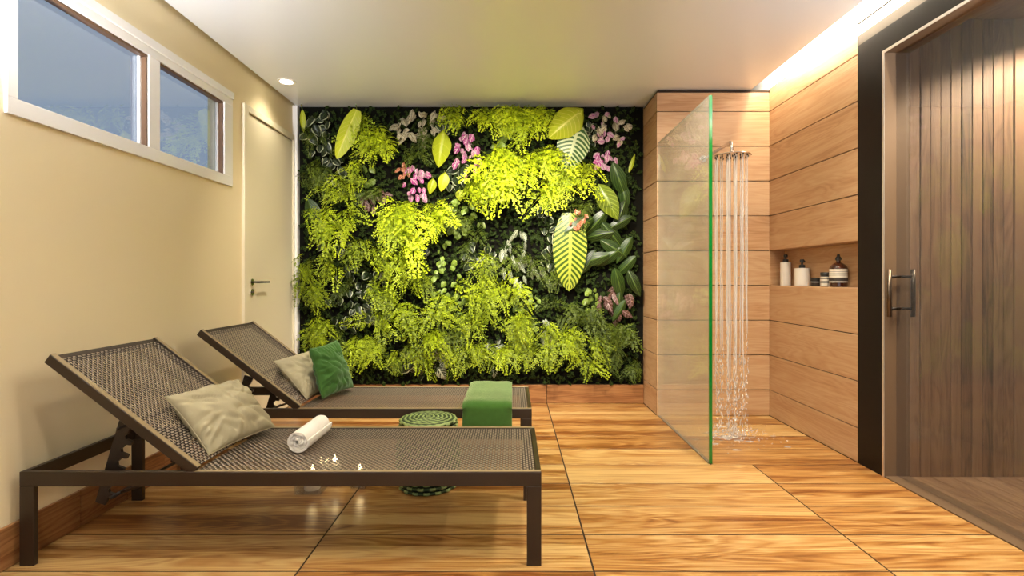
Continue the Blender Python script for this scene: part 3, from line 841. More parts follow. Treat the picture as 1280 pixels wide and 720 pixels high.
# ================================================================ woven pouf
def pouf():
    t = tag(empty('woven_pouf', (px(535.5, 500, 2.752).x, 2.752, 0)), 'round green woven cord pouf standing between the loungers', 'pouf')
    Rm, H = 0.170, 0.366
    def R(z):
        q = z/H
        return Rm*(0.80+0.20*math.sin(math.pi*min(1, max(0, q*0.86+0.10)))**0.6)
    lathe('core', [(R(0)-0.022, 0.004)]+[(R(H*i/8)-0.014, H*i/8*0.97+0.004) for i in range(1, 8)]+[(R(H)-0.03, H*0.972)], 'pouf_core', t, n=32)
    V = []; Fc = []; mi = []
    nl, nt_, nc = 15, 128, 6
    def ring(rfun, zc, cr, ph, wav, nw=22, vert=0.0, dark=None):
        b0 = len(V)
        for i in range(nt_):
            an = 2*math.pi*i/nt_
            s = math.sin(nw*an+ph)
            for c in range(nc):
                q = 2*math.pi*c/nc
                r = rfun+wav*s+cr*math.cos(q)
                z = zc+cr*math.sin(q)+vert*s
                V.append((r*math.cos(an), r*math.sin(an), z))
        for i in range(nt_):
            for c in range(nc):
                mi.append(dark if dark is not None else int(math.sin(nw*2*math.pi*(i+0.5)/nt_+ph) < -0.1))  # darker faces paint in the shaded gaps of the weave
                Fc.append((b0+i*nc+c, b0+((i+1) % nt_)*nc+c, b0+((i+1) % nt_)*nc+(c+1) % nc, b0+i*nc+(c+1) % nc))
    for l in range(nl):
        z = 0.010+(H-0.030)*l/(nl-1)
        ring(R(z)-0.009, z, 0.0078, math.pi*(l % 2), 0.0045, 16, vert=0.0)
    o = mesh_obj('side_weave', V, Fc, ('pouf_cord', 'pouf_gap_shade'), t, smooth=True); o.data.polygons.foreach_set('material_index', mi)
    V = []; Fc = []; mi = []
    nr = 13
    for l in range(nr):
        r = 0.008+(R(H)-0.012)*l/(nr-1)
        ring(r, H-0.006-0.010*(l/(nr-1))**4, 0.0062, math.pi*(l % 2), 0.0, max(5, int(24*(0.35+0.65*l/nr))), vert=0.0012, dark=l % 2)
    o = mesh_obj('top_coil', V, Fc, ('pouf_cord', 'pouf_gap_shade'), t, smooth=True); o.data.polygons.foreach_set('material_index', mi)
pouf()

# ================================================================ glass candle holders on the floor by the pouf
def candle(x, y, s, h, ch, label):
    t = tag(empty('candle_holder', (x, y, 0)), label, 'candle holder', 'glass candle holders on the floor')
    g = 0.0035
    box('glass_base', -s, s, -s, s, 0.0005, 0.008, 'candle_glass', t)
    for (x0, x1, y0, y1) in ((-s, s, -s, -s+g), (-s, s, s-g, s), (-s, -s+g, -s+g, s-g), (s-g, s, -s+g, s-g)):
        box('glass_side', x0, x1, y0, y1, 0.008, h, 'candle_glass', t)
    r = s*0.62
    c = lathe('candle', [(r*0.97, 0.0085), (r, 0.012), (r, ch-0.004), (r*0.93, ch), (r*0.6, ch-0.003)], 'wax', t, n=20)
    tube('wick', [(0, 0, ch-0.004), (0.001, 0, ch+0.010)], 0.0012, 'pump_black', c, n=6)
    lathe('flame', [(0.0015, ch+0.008), (0.010, ch+0.016), (0.012, ch+0.024), (0.005, ch+0.036), (0.0008, ch+0.050)], 'flame', c, n=10)
candle(px(391, 600, 2.69).x, 2.685, 0.066, 0.15, 0.085, 'largest square glass candle holder, farthest from the pouf')
candle(px(418, 600, 2.76).x, 2.770, 0.045, 0.13, 0.105, 'square glass candle holder between two others on the floor')
candle(px(449, 600, 2.72).x, 2.735, 0.038, 0.10, 0.07, 'smallest square glass candle holder, next to the woven pouf')

# ================================================================ shower
sg = tag(empty('shower_screen', (1.170, 3.6, 0)), 'frameless glass shower screen with green edge', 'shower screen')
gy0, gy1, gz = 3.062-3.6, PY-0.002-3.6, 2.172
box('glass_sheet', -0.010, 0.010, gy0+0.004, gy1, 0.003, gz-0.003, 'shower_glass', sg)
box('polished_edge', -0.010, 0.010, gy0, gy0+0.0035, 0.003, gz, 'green_edge', sg)
box('top_edge', -0.010, 0.010, gy0+0.004, gy1, gz-0.0028, gz, 'shower_glass', sg)
box('bottom_seal', -0.011, 0.011, gy0, gy1, 0.0004, 0.0028, 'handle_dark', sg)

HX, HY, HZ = 1.520, 3.60, 1.938
sh = tag(empty('rain_shower_head', (HX, PY, 2.04)), 'round chrome rain shower head on a wall arm', 'shower head')
lathe_o = lathe('wall_flange', [(0.03, 0.0), (0.03, 0.006), (0.024, 0.010)], 'chrome', sh, n=22)
lathe_o.rotation_euler = (math.pi/2, 0, 0); lathe_o.location = (0, -0.0003, 0)
tube('arm', [(0, -0.008, 0), (0, -(PY-HY)+0.035, 0), (0, -(PY-HY)+0.010, -0.006), (0, -(PY-HY), -0.028), (0, -(PY-HY), HZ-2.04+0.022)], 0.0115, 'chrome', sh, n=12)
hd = lathe('head', [(0.124, -0.004), (0.128, 0.0), (0.124, 0.005), (0.035, 0.014), (0.022, 0.026), (0.016, 0.034)], 'chrome', sh, n=40, loc=(0, HY-PY, HZ-2.04))
noz = []
rn = random.Random(11)
for ring_r, cnt in ((0.035, 6), (0.07, 10), (0.105, 14)):
    for k_ in range(cnt):
        q = 2*math.pi*(k_+0.3)/cnt; noz.append((ring_r*math.cos(q), ring_r*math.sin(q)))
nzm = None
for (x, y) in noz:
    if nzm is None:
        no = lathe('nozzle', [(0.003, -0.012), (0.005, -0.004)], 'dark_chrome', hd, n=8); nzm = no.data
    else: no = link('nozzle', nzm, None, hd)
    no.location = (x, y, 0)
# falling water: thin wavering strands that break into drops
V = []; Fc = []
def addgeo(v, f):
    b = len(V); V.extend(v); Fc.extend([tuple(i+b for i in q) for q in f])
def drop(c, r, st=1.0):
    v = [c+Vector(d)*r for d in ((1,0,0),(0,1,0),(-1,0,0),(0,-1,0))]
    addgeo([c+Vector((0, 0, r*st*1.3))]+v+[c-Vector((0, 0, r*st))], [(0,1,2),(0,2,3),(0,3,4),(0,4,1),(5,2,1),(5,3,2),(5,4,3),(5,1,4)])
for i, (x, y) in enumerate(noz):
    if i % 5 == 4: continue
    end = rn.uniform(0.25, 0.75)
    pts = []; rr = []
    z = HZ-0.011; 
    while z > end:
        s = HZ-z
        pts.append((HX+x+0.006*noise.noise(Vector((i*3.1, s*2.2, 0)))*s, HY+y+0.006*noise.noise(Vector((i*5.7, s*2.2, 4)))*s, z))
        rr.append(0.0044*(0.75+0.45*noise.noise(Vector((i*1.3, s*9, 7))))*(0.75 if z < end+0.06 else 1))
        z -= 0.045
    v, f = tube_data(pts, rr, 6); addgeo(v, f)
    lx, ly, z = pts[-1]
    z -= 0.02
    while z > 0.02:
        drop(Vector((lx+rn.gauss(0, 0.006), ly+rn.gauss(0, 0.006), z)), rn.uniform(0.0028, 0.0052), rn.uniform(1.5, 5))
        z -= rn.uniform(0.012, 0.05)
for i in range(90):                      # loose drops in the shaft
    q, r = rn.uniform(0, 6.28), 0.12*math.sqrt(rn.random())
    drop(Vector((HX+r*math.cos(q), HY+r*math.sin(q), rn.uniform(0.1, 1.5)**1.0)), rn.uniform(0.002, 0.004), 1.6)
wt = mesh_obj('shower_water', [v-Vector((HX, HY, 0)) for v in map(Vector, V)], Fc, 'water', smooth=True)
wt.location = (HX, HY, 0)
tag(wt, 'thin strands of water falling from the shower head', 'water', kind='stuff')
V = []; Fc = []
for i in range(420):                     # splashing drops over the shower floor
    q, r = rn.uniform(0, 6.28), abs(rn.gauss(0, 0.17))
    X, Y = HX+r*math.cos(q), HY+r*math.sin(q)*0.9
    if not (1.20 < X < 2.02 and 3.1 < Y < 4.1): continue
    hmax = 0.10*math.exp(-(r/0.2)**2)+0.01
    drop(Vector((X, Y, 0.004+abs(rn.gauss(0, 0.5))*hmax)), rn.uniform(0.002, 0.0055), 0.9)
for i in range(60):                      # little puddles
    q, r = rn.uniform(0, 6.28), abs(rn.gauss(0, 0.16))
    c = Vector((HX+r*math.cos(q), HY+r*math.sin(q)*0.9, 0.0006))
    if not (1.22 < c.x < 2.0 and 3.12 < c.y < 4.08): continue
    R0 = rn.uniform(0.008, 0.03); m = 10
    v = [c+Vector((R0*math.cos(2*math.pi*k_/m)*rn.uniform(0.8, 1.6), R0*math.sin(2*math.pi*k_/m)*rn.uniform(0.5, 0.8), 0)) for k_ in range(m)]
    addgeo(v+[c+Vector((0, 0, 0.002))], [(k_, (k_+1) % m, m) for k_ in range(m)])
wsp = mesh_obj('water_splash', [v-Vector((HX, HY, 0)) for v in V], Fc, 'water', smooth=True)
wsp.location = (HX, HY, 0)
tag(wsp, 'splashing water drops on the shower floor', 'water', kind='stuff')

# ================================================================ bottles in the niche
BX, BZ = 2.115, NZ0+0.0004
def at_niche(xp): return (BX, F*BX/(xp-VX), BZ)
def pump(t, z, r, nozzle=(-1, 0), h=0.06):
    o = lathe('pump', [(r*1.25, z), (r*1.25, z+h*0.32), (r*1.0, z+h*0.36), (r*0.42, z+h*0.40), (r*0.42, z+h*0.62), (r*0.9, z+h*0.64), (r*0.9, z+h*0.92), (r*0.7, z+h)], 'pump_black', t, n=18)
    V, Fc = tube_data([(0, 0, z+h*0.82), (nozzle[0]*0.022, nozzle[1]*0.022, z+h*0.82), (nozzle[0]*0.028, nozzle[1]*0.028, z+h*0.68)], 0.005, 8)
    mesh_obj('spout', V, Fc, 'pump_black', o, smooth=True)
b1 = tag(empty('pump_bottle', at_niche(982)), 'tall slim white bottle with black pump', 'bottle')
lathe('body', [(0.036, 0), (0.0375, 0.002), (0.0375, 0.176), (0.036, 0.180), (0.015, 0.182)], 'bottle_white', b1)
pump(b1, 0.182, 0.0165, (-0.3, -0.95), 0.058)
b2 = tag(empty('pump_bottle', at_niche(1002.5)), 'short wide white bottle with black pump', 'bottle')
lathe('body', [(0.052, 0), (0.0545, 0.002), (0.0545, 0.126), (0.052, 0.130), (0.015, 0.132)], 'bottle_white', b2, n=36, sx=0.9)
pump(b2, 0.132, 0.0165, (0.2, -0.95), 0.062)
j1 = tag(empty('cream_jar', at_niche(1019.5)), 'small dark squat jar with a pale stripe', 'jar')
lathe('body', [(0.028, 0), (0.030, 0.003), (0.030, 0.034), (0.026, 0.037)], 'jar_dark', j1)
lathe('lid', [(0.031, 0.037), (0.0315, 0.039), (0.0315, 0.057), (0.029, 0.060)], 'pump_black', j1)
lathe('band', [(0.0304, 0.028), (0.0304, 0.0325)], 'label_cream', j1, smooth=False)
j2 = tag(empty('cream_jar', at_niche(1032)), 'small black lidded jar with cream striped label', 'jar')
lathe('body', [(0.030, 0), (0.032, 0.003), (0.032, 0.068), (0.026, 0.073)], 'jar_dark', j2)
lathe('lid', [(0.0315, 0.073), (0.032, 0.075), (0.032, 0.094), (0.030, 0.097)], 'pump_black', j2)
for z0, z1 in ((0.006, 0.024), (0.028, 0.034), (0.038, 0.052), (0.060, 0.067)):
    lathe('label_band', [(0.0324, z0), (0.0324, z1)], 'label_cream', j2, smooth=False)
b3 = tag(empty('amber_bottle', at_niche(1048)), 'amber glass bottle with cream label and black pump', 'bottle')
lathe('body', [(0.049, 0), (0.052, 0.004), (0.052, 0.118), (0.049, 0.130), (0.040, 0.143), (0.026, 0.153), (0.0135, 0.160), (0.0125, 0.172)], 'amber', b3, n=36)
lathe('label', [(0.0524, 0.030), (0.0524, 0.116)], 'label_cream', b3, n=36, smooth=False)
lathe('label_print', [(0.0527, 0.037), (0.0527, 0.060)], 'label_dark', b3, n=36, smooth=False)
for z in (0.075, 0.086, 0.098):
    lathe('label_line', [(0.0526, z), (0.0526, z+0.0022)], 'label_dark', b3, n=36, smooth=False)
lathe('stopper', [(0.014, 0.172), (0.0185, 0.176), (0.0185, 0.186), (0.014, 0.194), (0.009, 0.199), (0.009, 0.210), (0.006, 0.212)], 'pump_black', b3, n=20)

# ================================================================ living wall
rp = random.Random(21)
def frond_mesh(L, n, wid, leaf, a0, a1, seed, lift=0.0):
    """one lacy fern frond: rachis arching out of the wall and down, two rows of pinnae set with leaflets"""
    r = random.Random(seed); V = []; Fc = []
    pts = []; p = Vector((0, 0, 0))
    for i in range(n+1):
        t = i/n; a = math.radians(a0+(a1-a0)*t**0.55)
        pts.append(p.copy()); p = p+Vector((0, -math.cos(a), math.sin(a)))*(L/n)
    v, f = tube_data(pts, [0.0022*(1-0.8*i/n) for i in range(n+1)], 3, cap=False); V.extend(v); Fc.extend(f)
    for i in range(1, n+1):
        t = i/n; T = (pts[i]-pts[i-1]).normalized(); nor = T.cross(Vector((1, 0, 0))).normalized()
        ln = wid*1.25*min(1, t/0.18)*max(0.06, 1-t)**0.7*r.uniform(0.75, 1.1)
        for s in (-1, 1):
            d = (Vector((s, 0, 0))*0.86+T*0.52+nor*r.uniform(-0.35, 0.25)).normalized()
            dn = Vector((0, 0, -1))
            m = max(2, int(ln/(leaf*0.66)))
            q = pts[i].copy()
            for k in range(1, m+1):
                kt = k/m
                q = q+(d*(1-0.25*kt)+dn*0.25*kt)*(ln/m)
                sz = leaf*(1-0.45*kt)*r.uniform(0.75, 1.25)
                for e in ((-1, 1) if k < m else (0,)):
                    ld = (T*e*(-1)*0.8+d*0.65 if e else d)
                    ld = (ld+Vector((r.gauss(0, .18), r.gauss(0, .18), r.gauss(0, .18)))).normalized()
                    sd_ = ld.cross(nor+Vector((r.gauss(0, .22), r.gauss(0, .22), r.gauss(0, .22)))).normalized()
                    b = len(V)
                    V.extend([q, q+ld*sz*0.6+sd_*sz*0.40, q+ld*sz, q+ld*sz*0.6-sd_*sz*0.40]); Fc.append((b, b+1, b+2, b+3))
    me = bpy.data.meshes.new('frond'); me.from_pydata([tuple(x) for x in V], [], Fc); me.update()
    return me
FR = {}
for mat in ('fern_lime', 'fern_mid', 'fern_dark'):
    FR[mat] = []
    for k in range(5):
        me = frond_mesh(0.5, 10, 0.125+0.014*k, 0.034, 30-10*k, -86, 100+k)
        me.materials.append(M[mat]); FR[mat].append(me)
XA, XB = XL+0.06, PX-0.012
FY = YB-0.03                              # face of the backing
def wallpos(x, y, d=0.0):
    Yd = FY-d
    return px(x, y, Yd)
MARKS = ((585, 190, 'beside the larger magenta flower cluster'), (522, 226, 'beside the smaller magenta flower cluster'), (435, 165, 'beside the long banana leaf'),
         (713, 330, 'beside the long yellow striped leaf'), (704, 150, 'beside the broad plain lime leaf'), (718, 195, 'beside the grey green striped leaf'),
         (391, 265, 'beside the dark curved leaf near the door'), (430, 365, 'beside the pale rimmed begonia above the pillows'), (556, 352, 'beside the hanging round leaved creeper'),
         (645, 322, 'beside the hanging narrow silver leaves'), (770, 378, 'beside the brown and purple coleus'), (550, 450, 'beside the silver begonia above the pouf'),
         (775, 280, 'beside the big dark hosta'), (523, 155, 'below the cream white begonia'), (626, 150, 'tucked against the ceiling by the pale rimmed creeper'),
         (648, 425, 'around the lone pale veined lime leaf'), (695, 412, 'beside the narrow silver leaves of the dark hollow'), (478, 405, 'around the single silver begonia tuft'),
         (568, 275, 'beside the creeper under the tiny lime leaf'), (410, 440, 'right behind the pillows'), (740, 452, 'just above the baseboard, clear of the lounger'),
         (500, 290, 'in the cascade under the smaller magenta cluster'), (645, 235, 'in the big cascade under the larger magenta cluster'), (600, 450, 'right behind the green towel'),
         (395, 310, 'in the tier along the door-side edge'))
def where(x, y): return min(MARKS, key=lambda m: (m[0]-x)**2+(m[1]-y)**2)[2]
def fern(x, y, mat, nf, L, label, name, group, spread=58, d=0.0):
    """every listed spot carries a pair of neighbouring crowns"""
    for half in range(2):
        P = wallpos(x+rp.uniform(-13, 13), y+rp.uniform(-10, 14)*(0.4 if y < 150 else 1), d+rp.uniform(0.004, 0.035))
        P.x = min(max(P.x, XA+0.03), XB-0.03); P.z = min(P.z, ZC-0.05)
        t = tag(empty(name, P), label+' '+where(x, y), 'fern', group+', '+where(x, y))
        for k in range(max(4, int(nf*0.45))):
            for tr in range(16):
                ph = max(-95, min(95, rp.gauss(0, spread*0.62))); l = L*rp.uniform(0.45, 0.9)
                ox, oz = rp.uniform(-0.07, 0.07), rp.uniform(-0.07, 0.05)
                ex = P.x+ox+math.sin(math.radians(-ph))*l*0.85
                ez = P.z+oz-math.cos(math.radians(ph))*l*0.88
                if XA+0.06 < ex < XB-0.06 and XA+0.03 < P.x+ox < XB-0.03 and ez > 0.165 and P.z+oz < ZC-0.04: break
            else: continue
            o = link('frond', rp.choice(FR[mat]), None, t)
            o.location = (ox, rp.uniform(-0.03, 0.0), oz)
            o.rotation_euler = (rp.uniform(-0.15, 0.1), math.radians(ph), rp.uniform(-0.4, 0.4))
            q = l/0.5; w_ = rp.uniform(0.85, 1.25)
            o.scale = (q*w_, q*rp.uniform(0.55, 1.0), q)

# undergrowth: small dark leaves covering the felt
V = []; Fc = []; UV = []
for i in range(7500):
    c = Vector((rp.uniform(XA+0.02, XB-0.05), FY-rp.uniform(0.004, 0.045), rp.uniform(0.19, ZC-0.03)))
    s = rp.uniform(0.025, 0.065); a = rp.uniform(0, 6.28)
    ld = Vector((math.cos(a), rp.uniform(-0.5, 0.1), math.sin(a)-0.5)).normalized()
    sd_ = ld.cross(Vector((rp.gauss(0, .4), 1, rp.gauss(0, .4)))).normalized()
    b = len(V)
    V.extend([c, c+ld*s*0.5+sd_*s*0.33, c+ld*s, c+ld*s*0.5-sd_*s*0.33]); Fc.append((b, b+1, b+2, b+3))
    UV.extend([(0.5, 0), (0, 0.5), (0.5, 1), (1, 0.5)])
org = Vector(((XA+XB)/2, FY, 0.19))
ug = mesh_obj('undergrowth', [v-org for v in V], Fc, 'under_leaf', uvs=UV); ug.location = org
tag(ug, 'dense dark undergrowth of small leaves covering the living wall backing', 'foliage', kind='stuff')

GL = 'lime ferns in the living wall'
LAB_L = 'bright lime lacy fern'
for (x, y, n, L) in ((452, 150, 13, .40), (476, 172, 14, .42), (448, 206, 9, .30), (505, 248, 18, .52), (532, 256, 16, .50), (487, 268, 14, .45), (403, 276, 14, .42),
                     (428, 282, 13, .42), (612, 198, 16, .50), (642, 190, 18, .55), (676, 200, 18, .55), (598, 222, 14, .52), (640, 226, 16, .55),
                     (704, 212, 14, .45), (736, 208, 9, .34), (574, 138, 15, .34), (600, 138, 16, .36), (630, 138, 14, .34), (657, 137, 18, .40), (680, 140, 15, .34), (645, 150, 12, .34),
                     (690, 232, 12, .50), (512, 290, 12, .50)):
    fern(x, y, 'fern_lime', n, L, LAB_L, 'lime_fern', GL, d=0.05)
GM = 'mid green ferns in the living wall'
LAB_M = 'mid green lacy fern'
for (x, y, n, L) in ((498, 325, 13, .42), (524, 342, 13, .42), (482, 352, 13, .42), (512, 385, 13, .45), (545, 376, 12, .42), (558, 412, 12, .40), (607, 362, 13, .42),
                     (632, 352, 13, .45), (600, 396, 13, .42), (640, 388, 13, .42), (590, 430, 13, .34), (622, 428, 13, .34), (655, 424, 13, .34), (694, 412, 13, .40),
                     (714, 420, 13, .38), (738, 434, 12, .32), (470, 424, 13, .38), (442, 432, 12, .34), (488, 436, 12, .32), (392, 352, 12, .40), (404, 394, 12, .40),
                     (388, 322, 12, .38), (535, 432, 12, .32), (398, 432, 12, .32), (455, 300, 12, .36), (612, 318, 10, .34), (590, 345, 10, .36), (470, 385, 10, .36),
                     (660, 400, 9, .30), (675, 436, 10, .28), (510, 440, 10, .28), (565, 440, 10, .28), (415, 320, 10, .36), (440, 235, 10, .32), (418, 232, 9, .30)):
    fern(x, y, 'fern_mid', n, L, LAB_M, 'green_fern', GM, d=0.03)
GD = 'dark ferns in the living wall'
LAB_D = 'dark green lacy fern'
for (x, y, n, L) in ((388, 215, 9, .34), (412, 205, 9, .34), (465, 240, 9, .32), (560, 262, 10, .36), (580, 280, 9, .34), (764, 400, 11, .36), (786, 412, 10, .36),
                     (745, 390, 9, .34), (700, 372, 9, .30), (680, 345, 8, .32), (430, 350, 8, .34), (520, 190, 8, .30), (540, 165, 7, .26), (770, 440, 10, .28), (790, 445, 9, .26),
                     (660, 318, 8, .34), (572, 395, 8, .34), (730, 250, 8, .34), (385, 165, 7, .3), (420, 410, 9, .32), (720, 385, 9, .36)):
    fern(x, y, 'fern_dark', n, L, LAB_D, 'dark_fern', GD)

def leaf_mesh(L, W, mat, shape='lance', fold=0.18, curl=0.35, nu=6, nv=11, seed=0, wave=0.0):
    """leaf blade hanging from the origin along -z and facing -y; uv follows blade width and length"""
    V = []; Fc = []; UV = []
    r = random.Random(seed)
    z = 0.0; yv = 0.0
    for j in range(nv+1):
        t = j/nv
        if shape == 'lance': wd = math.sin(math.pi*t**0.8)**0.85
        elif shape == 'heart': wd = math.sin(math.pi*t**0.62)**0.72*(1.0-0.12*t)
        elif shape == 'paddle': wd = math.sin(math.pi*min(1, 0.06+0.94*t)**0.9)**0.6
        else: wd = math.sin(math.pi*t)**0.5
        wd = max(wd, 0.015)*W/2
        back = 0.0
        for i in range(nu+1):
            u = i/nu*2-1
            zz = z
            if shape == 'heart': zz = z+L*0.20*(1-t)**4*math.sin(math.pi*min(1, abs(u)*0.9))       # ear lobes beside the stalk
            V.append((u*wd, yv+abs(u)*wd*fold*2+wave*math.sin(t*22+i)*abs(u)*W, zz)); UV.append((i/nu, t))
        a = curl*(t-0.35)*2
        z -= L/nv*math.cos(a); yv -= -L/nv*math.sin(a)*0.9+0.0
    for j in range(nv):
        for i in range(nu):
            q = j*(nu+1)+i; Fc.append((q, q+nu+1, q+nu+2, q+1))
    me = bpy.data.meshes.new('leaf'); me.from_pydata(V, [], Fc); me.update()
    l = me.uv_layers.new(name='uv')
    for lp in me.loops: l.data[lp.index].uv = UV[lp.vertex_index]
    for p in me.polygons: p.use_smooth = True
    me.materials.append(M[mat])
    return me
def put_leaf(t, me, P, rot, tilt=0.0, yaw=0.0, s=1.0, mat=None, name='leaf'):
    o = link(name, me, None, t); o.location = P-t.location
    o.rotation_mode = 'XYZ'
    o.rotation_euler = (tilt, math.radians(rot), yaw); o.scale = (s, s, s)
    return o
def stalk(t, P, Q, r=0.003):
    a, b = P-t.location, Q-t.location
    mid = (a+b)/2+Vector((0, -0.03, 0.02))
    V_, F_ = tube_data([a, mid, b], r, 5); mesh_obj('stalk', V_, F_, 'stem_green', t, smooth=True)

# the single big leaves (photo pixel of the leaf base and tip)
def big_leaf(name, label, x0, y0, x1, y1, W, mat, shape, d=0.13, curl=0.3, fold=0.15, tilt=0.0, yaw=0.0, cat='plant', wave=0.0, root=None):
    P, Q = wallpos(x0, y0, d), wallpos(x1, y1, d)
    L = (Q-P).length
    rot = math.degrees(math.atan2(-(Q.x-P.x), -(Q.z-P.z)))
    b = wallpos(*(root or (x0, y0-4)), 0.01)
    t = tag(empty(name, b), label, cat)
    me = leaf_mesh(L*1.04, W, mat, shape, fold, curl, nu=8, nv=16, wave=wave)
    put_leaf(t, me, P, rot, tilt, yaw)
    stalk(t, b, P)
    return t
big_leaf('banana_leaf', 'long lime banana leaf hanging at the top of the living wall', 446, 137, 421, 196, 0.16, 'lime_leaf', 'paddle', curl=0.15, d=0.22)
big_leaf('anthurium', 'broad plain lime leaf above the grey green striped leaf', 722, 142, 686, 172, 0.26, 'lime_leaf', 'heart', d=0.19, curl=0.5, fold=0.2)
big_leaf('striped_anthurium', 'grey green leaf with pale stripes under the broad lime leaf', 722, 163, 706, 217, 0.29, 'striped_leaf', 'heart', d=0.16, fold=0.12)
big_leaf('striped_anthurium', 'long dark leaf with yellow stripes and yellow midrib, below the coral flowers', 713, 266, 712, 362, 0.29, 'striped_lime', 'paddle', d=0.15, fold=0.10)
big_leaf('philodendron', 'glossy lime heart leaf above the pink flower clusters', 553, 170, 548, 208, 0.17, 'lime_plain', 'heart', d=0.15, fold=0.3)
big_leaf('philodendron', 'small round lime leaf beside the smaller pink cluster', 556, 219, 551, 239, 0.10, 'lime_plain', 'heart', d=0.12)
big_leaf('philodendron', 'small dull lime leaf touching the smaller pink cluster', 541, 226, 537, 242, 0.08, 'lime_plain', 'heart', d=0.12, fold=0.3)
big_leaf('philodendron', 'tiny lime leaf below the round lime leaf', 575, 239, 575, 251, 0.085, 'lime_plain', 'heart', d=0.11)
big_leaf('rubber_plant', 'dark curved leaf with lime midrib at the door-side edge', 384, 248, 400, 286, 0.13, 'hosta_leaf', 'lance', d=0.10)
big_leaf('pothos', 'lone pale veined lime leaf low among the ferns', 657, 410, 648, 442, 0.12, 'lime_leaf', 'lance', d=0.13)
big_leaf('lady_palm', 'narrow lime blade at the top corner by the door', 378, 137, 379, 165, 0.05, 'lime_leaf', 'lance', d=0.08)
big_leaf('calla', 'slim pale upright bud above the hosta leaves', 786, 216, 794, 192, 0.035, 'lime_plain', 'lance', d=0.10)

# hosta-like clump by the shower wall
hs = tag(empty('hosta', wallpos(775, 280)), 'large leaved dark hosta beside the shower wall', 'plant')
hme = leaf_mesh(0.28, 0.105, 'hosta_leaf', 'lance', 0.22, 0.45, nu=8, nv=14)
hml = leaf_mesh(0.27, 0.13, 'hosta_lime', 'lance', 0.2, 0.4, nu=8, nv=14)
for (x, y, rot, s, lime, d) in ((766, 203, -20, 1.05, 0, .13), (748, 230, -28, 1.15, 1, .15), (760, 262, 40, .95, 0, .12), (742, 272, 62, .95, 0, .13), (782, 250, 20, .9, 0, .10),
                                (768, 290, 80, .9, 0, .13), (752, 278, -40, 1.0, 0, .11), (776, 310, 50, .85, 0, .12), (762, 318, 72, .9, 0, .14), (790, 296, 28, .85, 0, .10),
                                (768, 335, -18, .95, 0, .14), (785, 338, -25, .8, 0, .12), (750, 300, -58, .9, 0, .10), (778, 228, -8, .8, 0, .09), (775, 365, 5, .8, 0, .09),
                                (790, 270, 60, .8, 0, .12), (795, 320, 45, .8, 0, .10), (745, 312, 30, .8, 0, .09), (782, 375, 30, .7, 0, .08)):
    P = wallpos(x, y, d); put_leaf(hs, hml if lime else hme, P, rot, rp.uniform(-0.1, 0.3), rp.uniform(-0.3, 0.3), s*1.15)

# clustered plants of small leaves
def cluster(name, label, x, y, rx, ry, n, me_list, cat='plant', group=None, d=0.06, s0=0.7, s1=1.2, down=35, leafname='leaf'):
    t = tag(empty(name, wallpos(x, y)), label, cat, group)
    for k in range(n):
        for tr in range(30):
            a, r = rp.uniform(0, 6.28), math.sqrt(rp.random())
            X, Y_ = x+rx*r*math.cos(a), y+ry*r*math.sin(a)
            if 381 < X < 797 and 138 < Y_ < 470: break
        P = wallpos(X, Y_, d+rp.uniform(-0.03, 0.04))
        put_leaf(t, rp.choice(me_list), P, rp.gauss(0, down), rp.uniform(-0.5, 0.35), rp.uniform(-0.6, 0.6), rp.uniform(s0, s1), name=leafname)
    return t
beg = [leaf_mesh(0.085, 0.075, 'begonia_leaf', 'heart', 0.2, 0.4, nu=6, nv=7, seed=k) for k in range(2)]
sil = [leaf_mesh(0.10, 0.085, 'begonia_silver', 'heart', 0.2, 0.4, nu=6, nv=7)]
whi = [leaf_mesh(0.075, 0.05, 'begonia_white', 'heart', 0.25, 0.4, nu=4, nv=6)]
pnk = [leaf_mesh(0.075, 0.045, 'pink_leaf', 'lance', 0.25, 0.4, nu=4, nv=6), leaf_mesh(0.07, 0.045, 'pink_pale', 'lance', 0.25, 0.4, nu=4, nv=6)]
pal = [pnk[1], whi[0]]
cor = [leaf_mesh(0.045, 0.035, 'coral_leaf', 'heart', 0.25, 0.4, nu=4, nv=5)]
crp = [leaf_mesh(0.065, 0.062, 'creeper_leaf', 'heart', 0.15, 0.3, nu=6, nv=6)]
lan = [leaf_mesh(0.12, 0.045, 'begonia_silver', 'lance', 0.2, 0.3, nu=4, nv=7)]
col_ = [leaf_mesh(0.11, 0.055, 'coleus_leaf', 'lance', 0.25, 0.4, nu=4, nv=7)]
cluster('rex_begonia', 'dark begonia with pale leaf rims left of the hanging ferns, above the pillows', 435, 372, 28, 42, 26, beg)
cluster('rex_begonia', 'dark begonia with pale leaf rims at the top corner by the door', 398, 165, 17, 30, 18, beg)
cluster('rex_begonia', 'dark begonia with pale leaf rims right of the round leaved creeper', 600, 320, 22, 24, 18, beg)
cluster('rex_begonia', 'dark begonia with pale leaf rims between lime ferns and the yellow striped leaf', 690, 318, 16, 34, 18, beg)
cluster('rex_begonia', 'small dark begonia with pale leaf rims among the pink flowers', 568, 218, 16, 18, 10, beg)
cluster('silver_begonia', 'silver veined begonia low above the woven pouf', 550, 450, 18, 28, 9, sil, s0=.8, s1=1.4)
cluster('silver_begonia', 'single silver veined begonia tuft beneath the pale rimmed begonia', 478, 405, 9, 12, 4, sil)
cluster('silver_vine', 'narrow silver leaves hanging in the middle of the living wall', 645, 322, 24, 36, 26, lan, down=22)
cluster('silver_vine', 'narrow silver leaves low beside the dark hollow', 688, 412, 14, 20, 10, lan, down=25)
cluster('white_begonia', 'cream white leaved begonia at the top of the wall beside the ceiling', 523, 155, 30, 26, 46, whi)
cluster('white_begonia', 'cream white leaved begonia at the top near the shower', 762, 160, 22, 26, 30, pal)
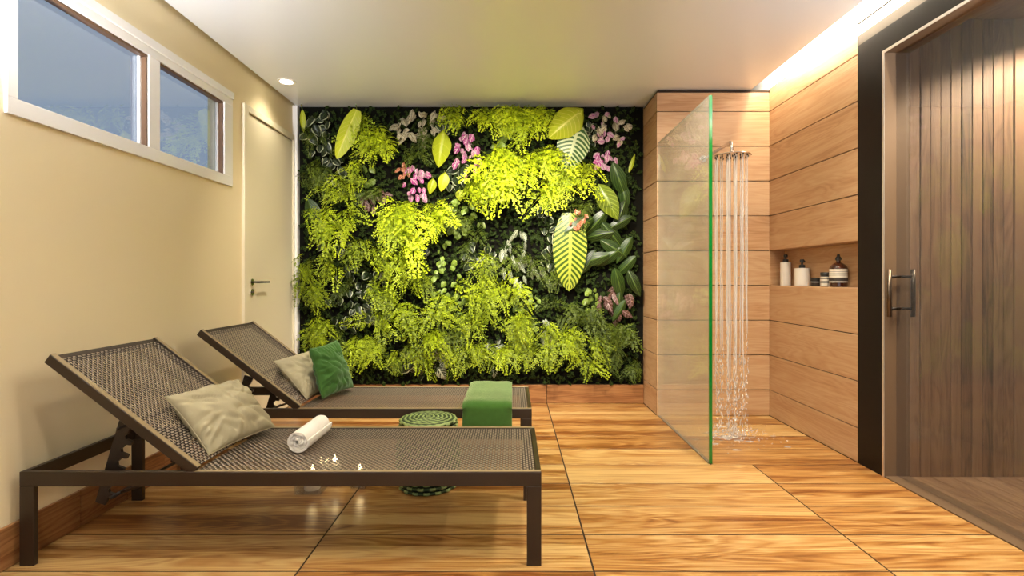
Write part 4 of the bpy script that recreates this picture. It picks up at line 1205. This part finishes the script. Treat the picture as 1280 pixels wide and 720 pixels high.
cluster('pink_flowers', 'larger magenta and white flower cluster below the ceiling', 584, 192, 19, 30, 34, pnk, cat='flowers', leafname='petal')
cluster('pink_flowers', 'smaller magenta and white flower cluster above the lime ferns', 522, 226, 16, 22, 26, pnk, cat='flowers', leafname='petal')
cluster('pink_flowers', 'magenta flower cluster near the shower wall', 760, 197, 20, 12, 16, pnk, cat='flowers', leafname='petal')
cluster('coral_flowers', 'coral flowers above the yellow striped leaf', 722, 273, 10, 11, 14, cor, cat='flowers', d=0.17, leafname='petal')
cluster('coral_flowers', 'coral flowers between the lime fern and the smaller pink cluster', 504, 212, 7, 9, 10, cor, cat='flowers', d=0.09, leafname='petal')
cluster('creeping_ivy', 'round leaved green creeper hanging in the middle', 556, 352, 18, 52, 40, crp, s0=.55, s1=1.05)
cluster('creeping_ivy', 'round leaved green creeper under the tiny lime leaf', 568, 275, 18, 22, 18, crp, s0=.7, s1=1.2)
cluster('creeping_ivy', 'round leaved creeper with pale rims under the ceiling', 626, 162, 12, 24, 14, crp, s0=.7, s1=1.1)
cluster('coleus', 'brown and purple leaved coleus beside the shower wall', 770, 378, 22, 20, 18, col_, down=30)
cluster('coleus', 'brown leaved coleus between two lime ferns', 466, 245, 14, 12, 10, col_, down=30)
cluster('creeping_ivy', 'small green creeper in the dark hollow below the hosta', 736, 378, 14, 26, 14, crp, s0=.6, s1=1.1)
for (x, y, rx, ry, n, ml, lab) in (
    (470, 360, 22, 22, 14, beg, 'dark begonia with pale leaf rims between the door-side ferns'),
    (520, 310, 18, 20, 12, beg, 'dark begonia with pale leaf rims under the fern cascade'),
    (600, 262, 22, 18, 16, crp, 'round leaved green creeper below the larger magenta flowers'),
    (455, 225, 16, 22, 14, crp, 'round leaved green creeper under the banana leaf'),
    (415, 210, 18, 18, 14, beg, 'dark begonia with pale leaf rims under the banana leaf'),
    (560, 155, 12, 14, 12, beg, 'dark begonia with pale leaf rims beside the glossy lime heart leaf'),
    (740, 165, 10, 26, 14, beg, 'dark begonia with pale leaf rims beside the striped leaf'),
    (580, 400, 18, 30, 20, crp, 'round leaved green creeper behind the lower ferns'),
    (690, 270, 14, 26, 16, beg, 'dark begonia with pale leaf rims beside the coral flowers'),
    (755, 425, 26, 22, 20, crp, 'dim round leaved creeper low beside the shower wall'),
    (520, 450, 18, 18, 12, beg, 'dark begonia with pale leaf rims just above the lounger'),
    (420, 300, 20, 14, 12, beg, 'dark begonia with pale leaf rims under the dark curved leaf'),
    (655, 372, 20, 14, 14, crp, 'round leaved green creeper under the narrow silver leaves'),
    (620, 440, 20, 20, 12, sil, 'silver veined begonia behind the green towel')):
    cluster('leaf_cluster', lab, x, y, rx, ry, n, ml, s0=.6, s1=1.05, d=0.04)
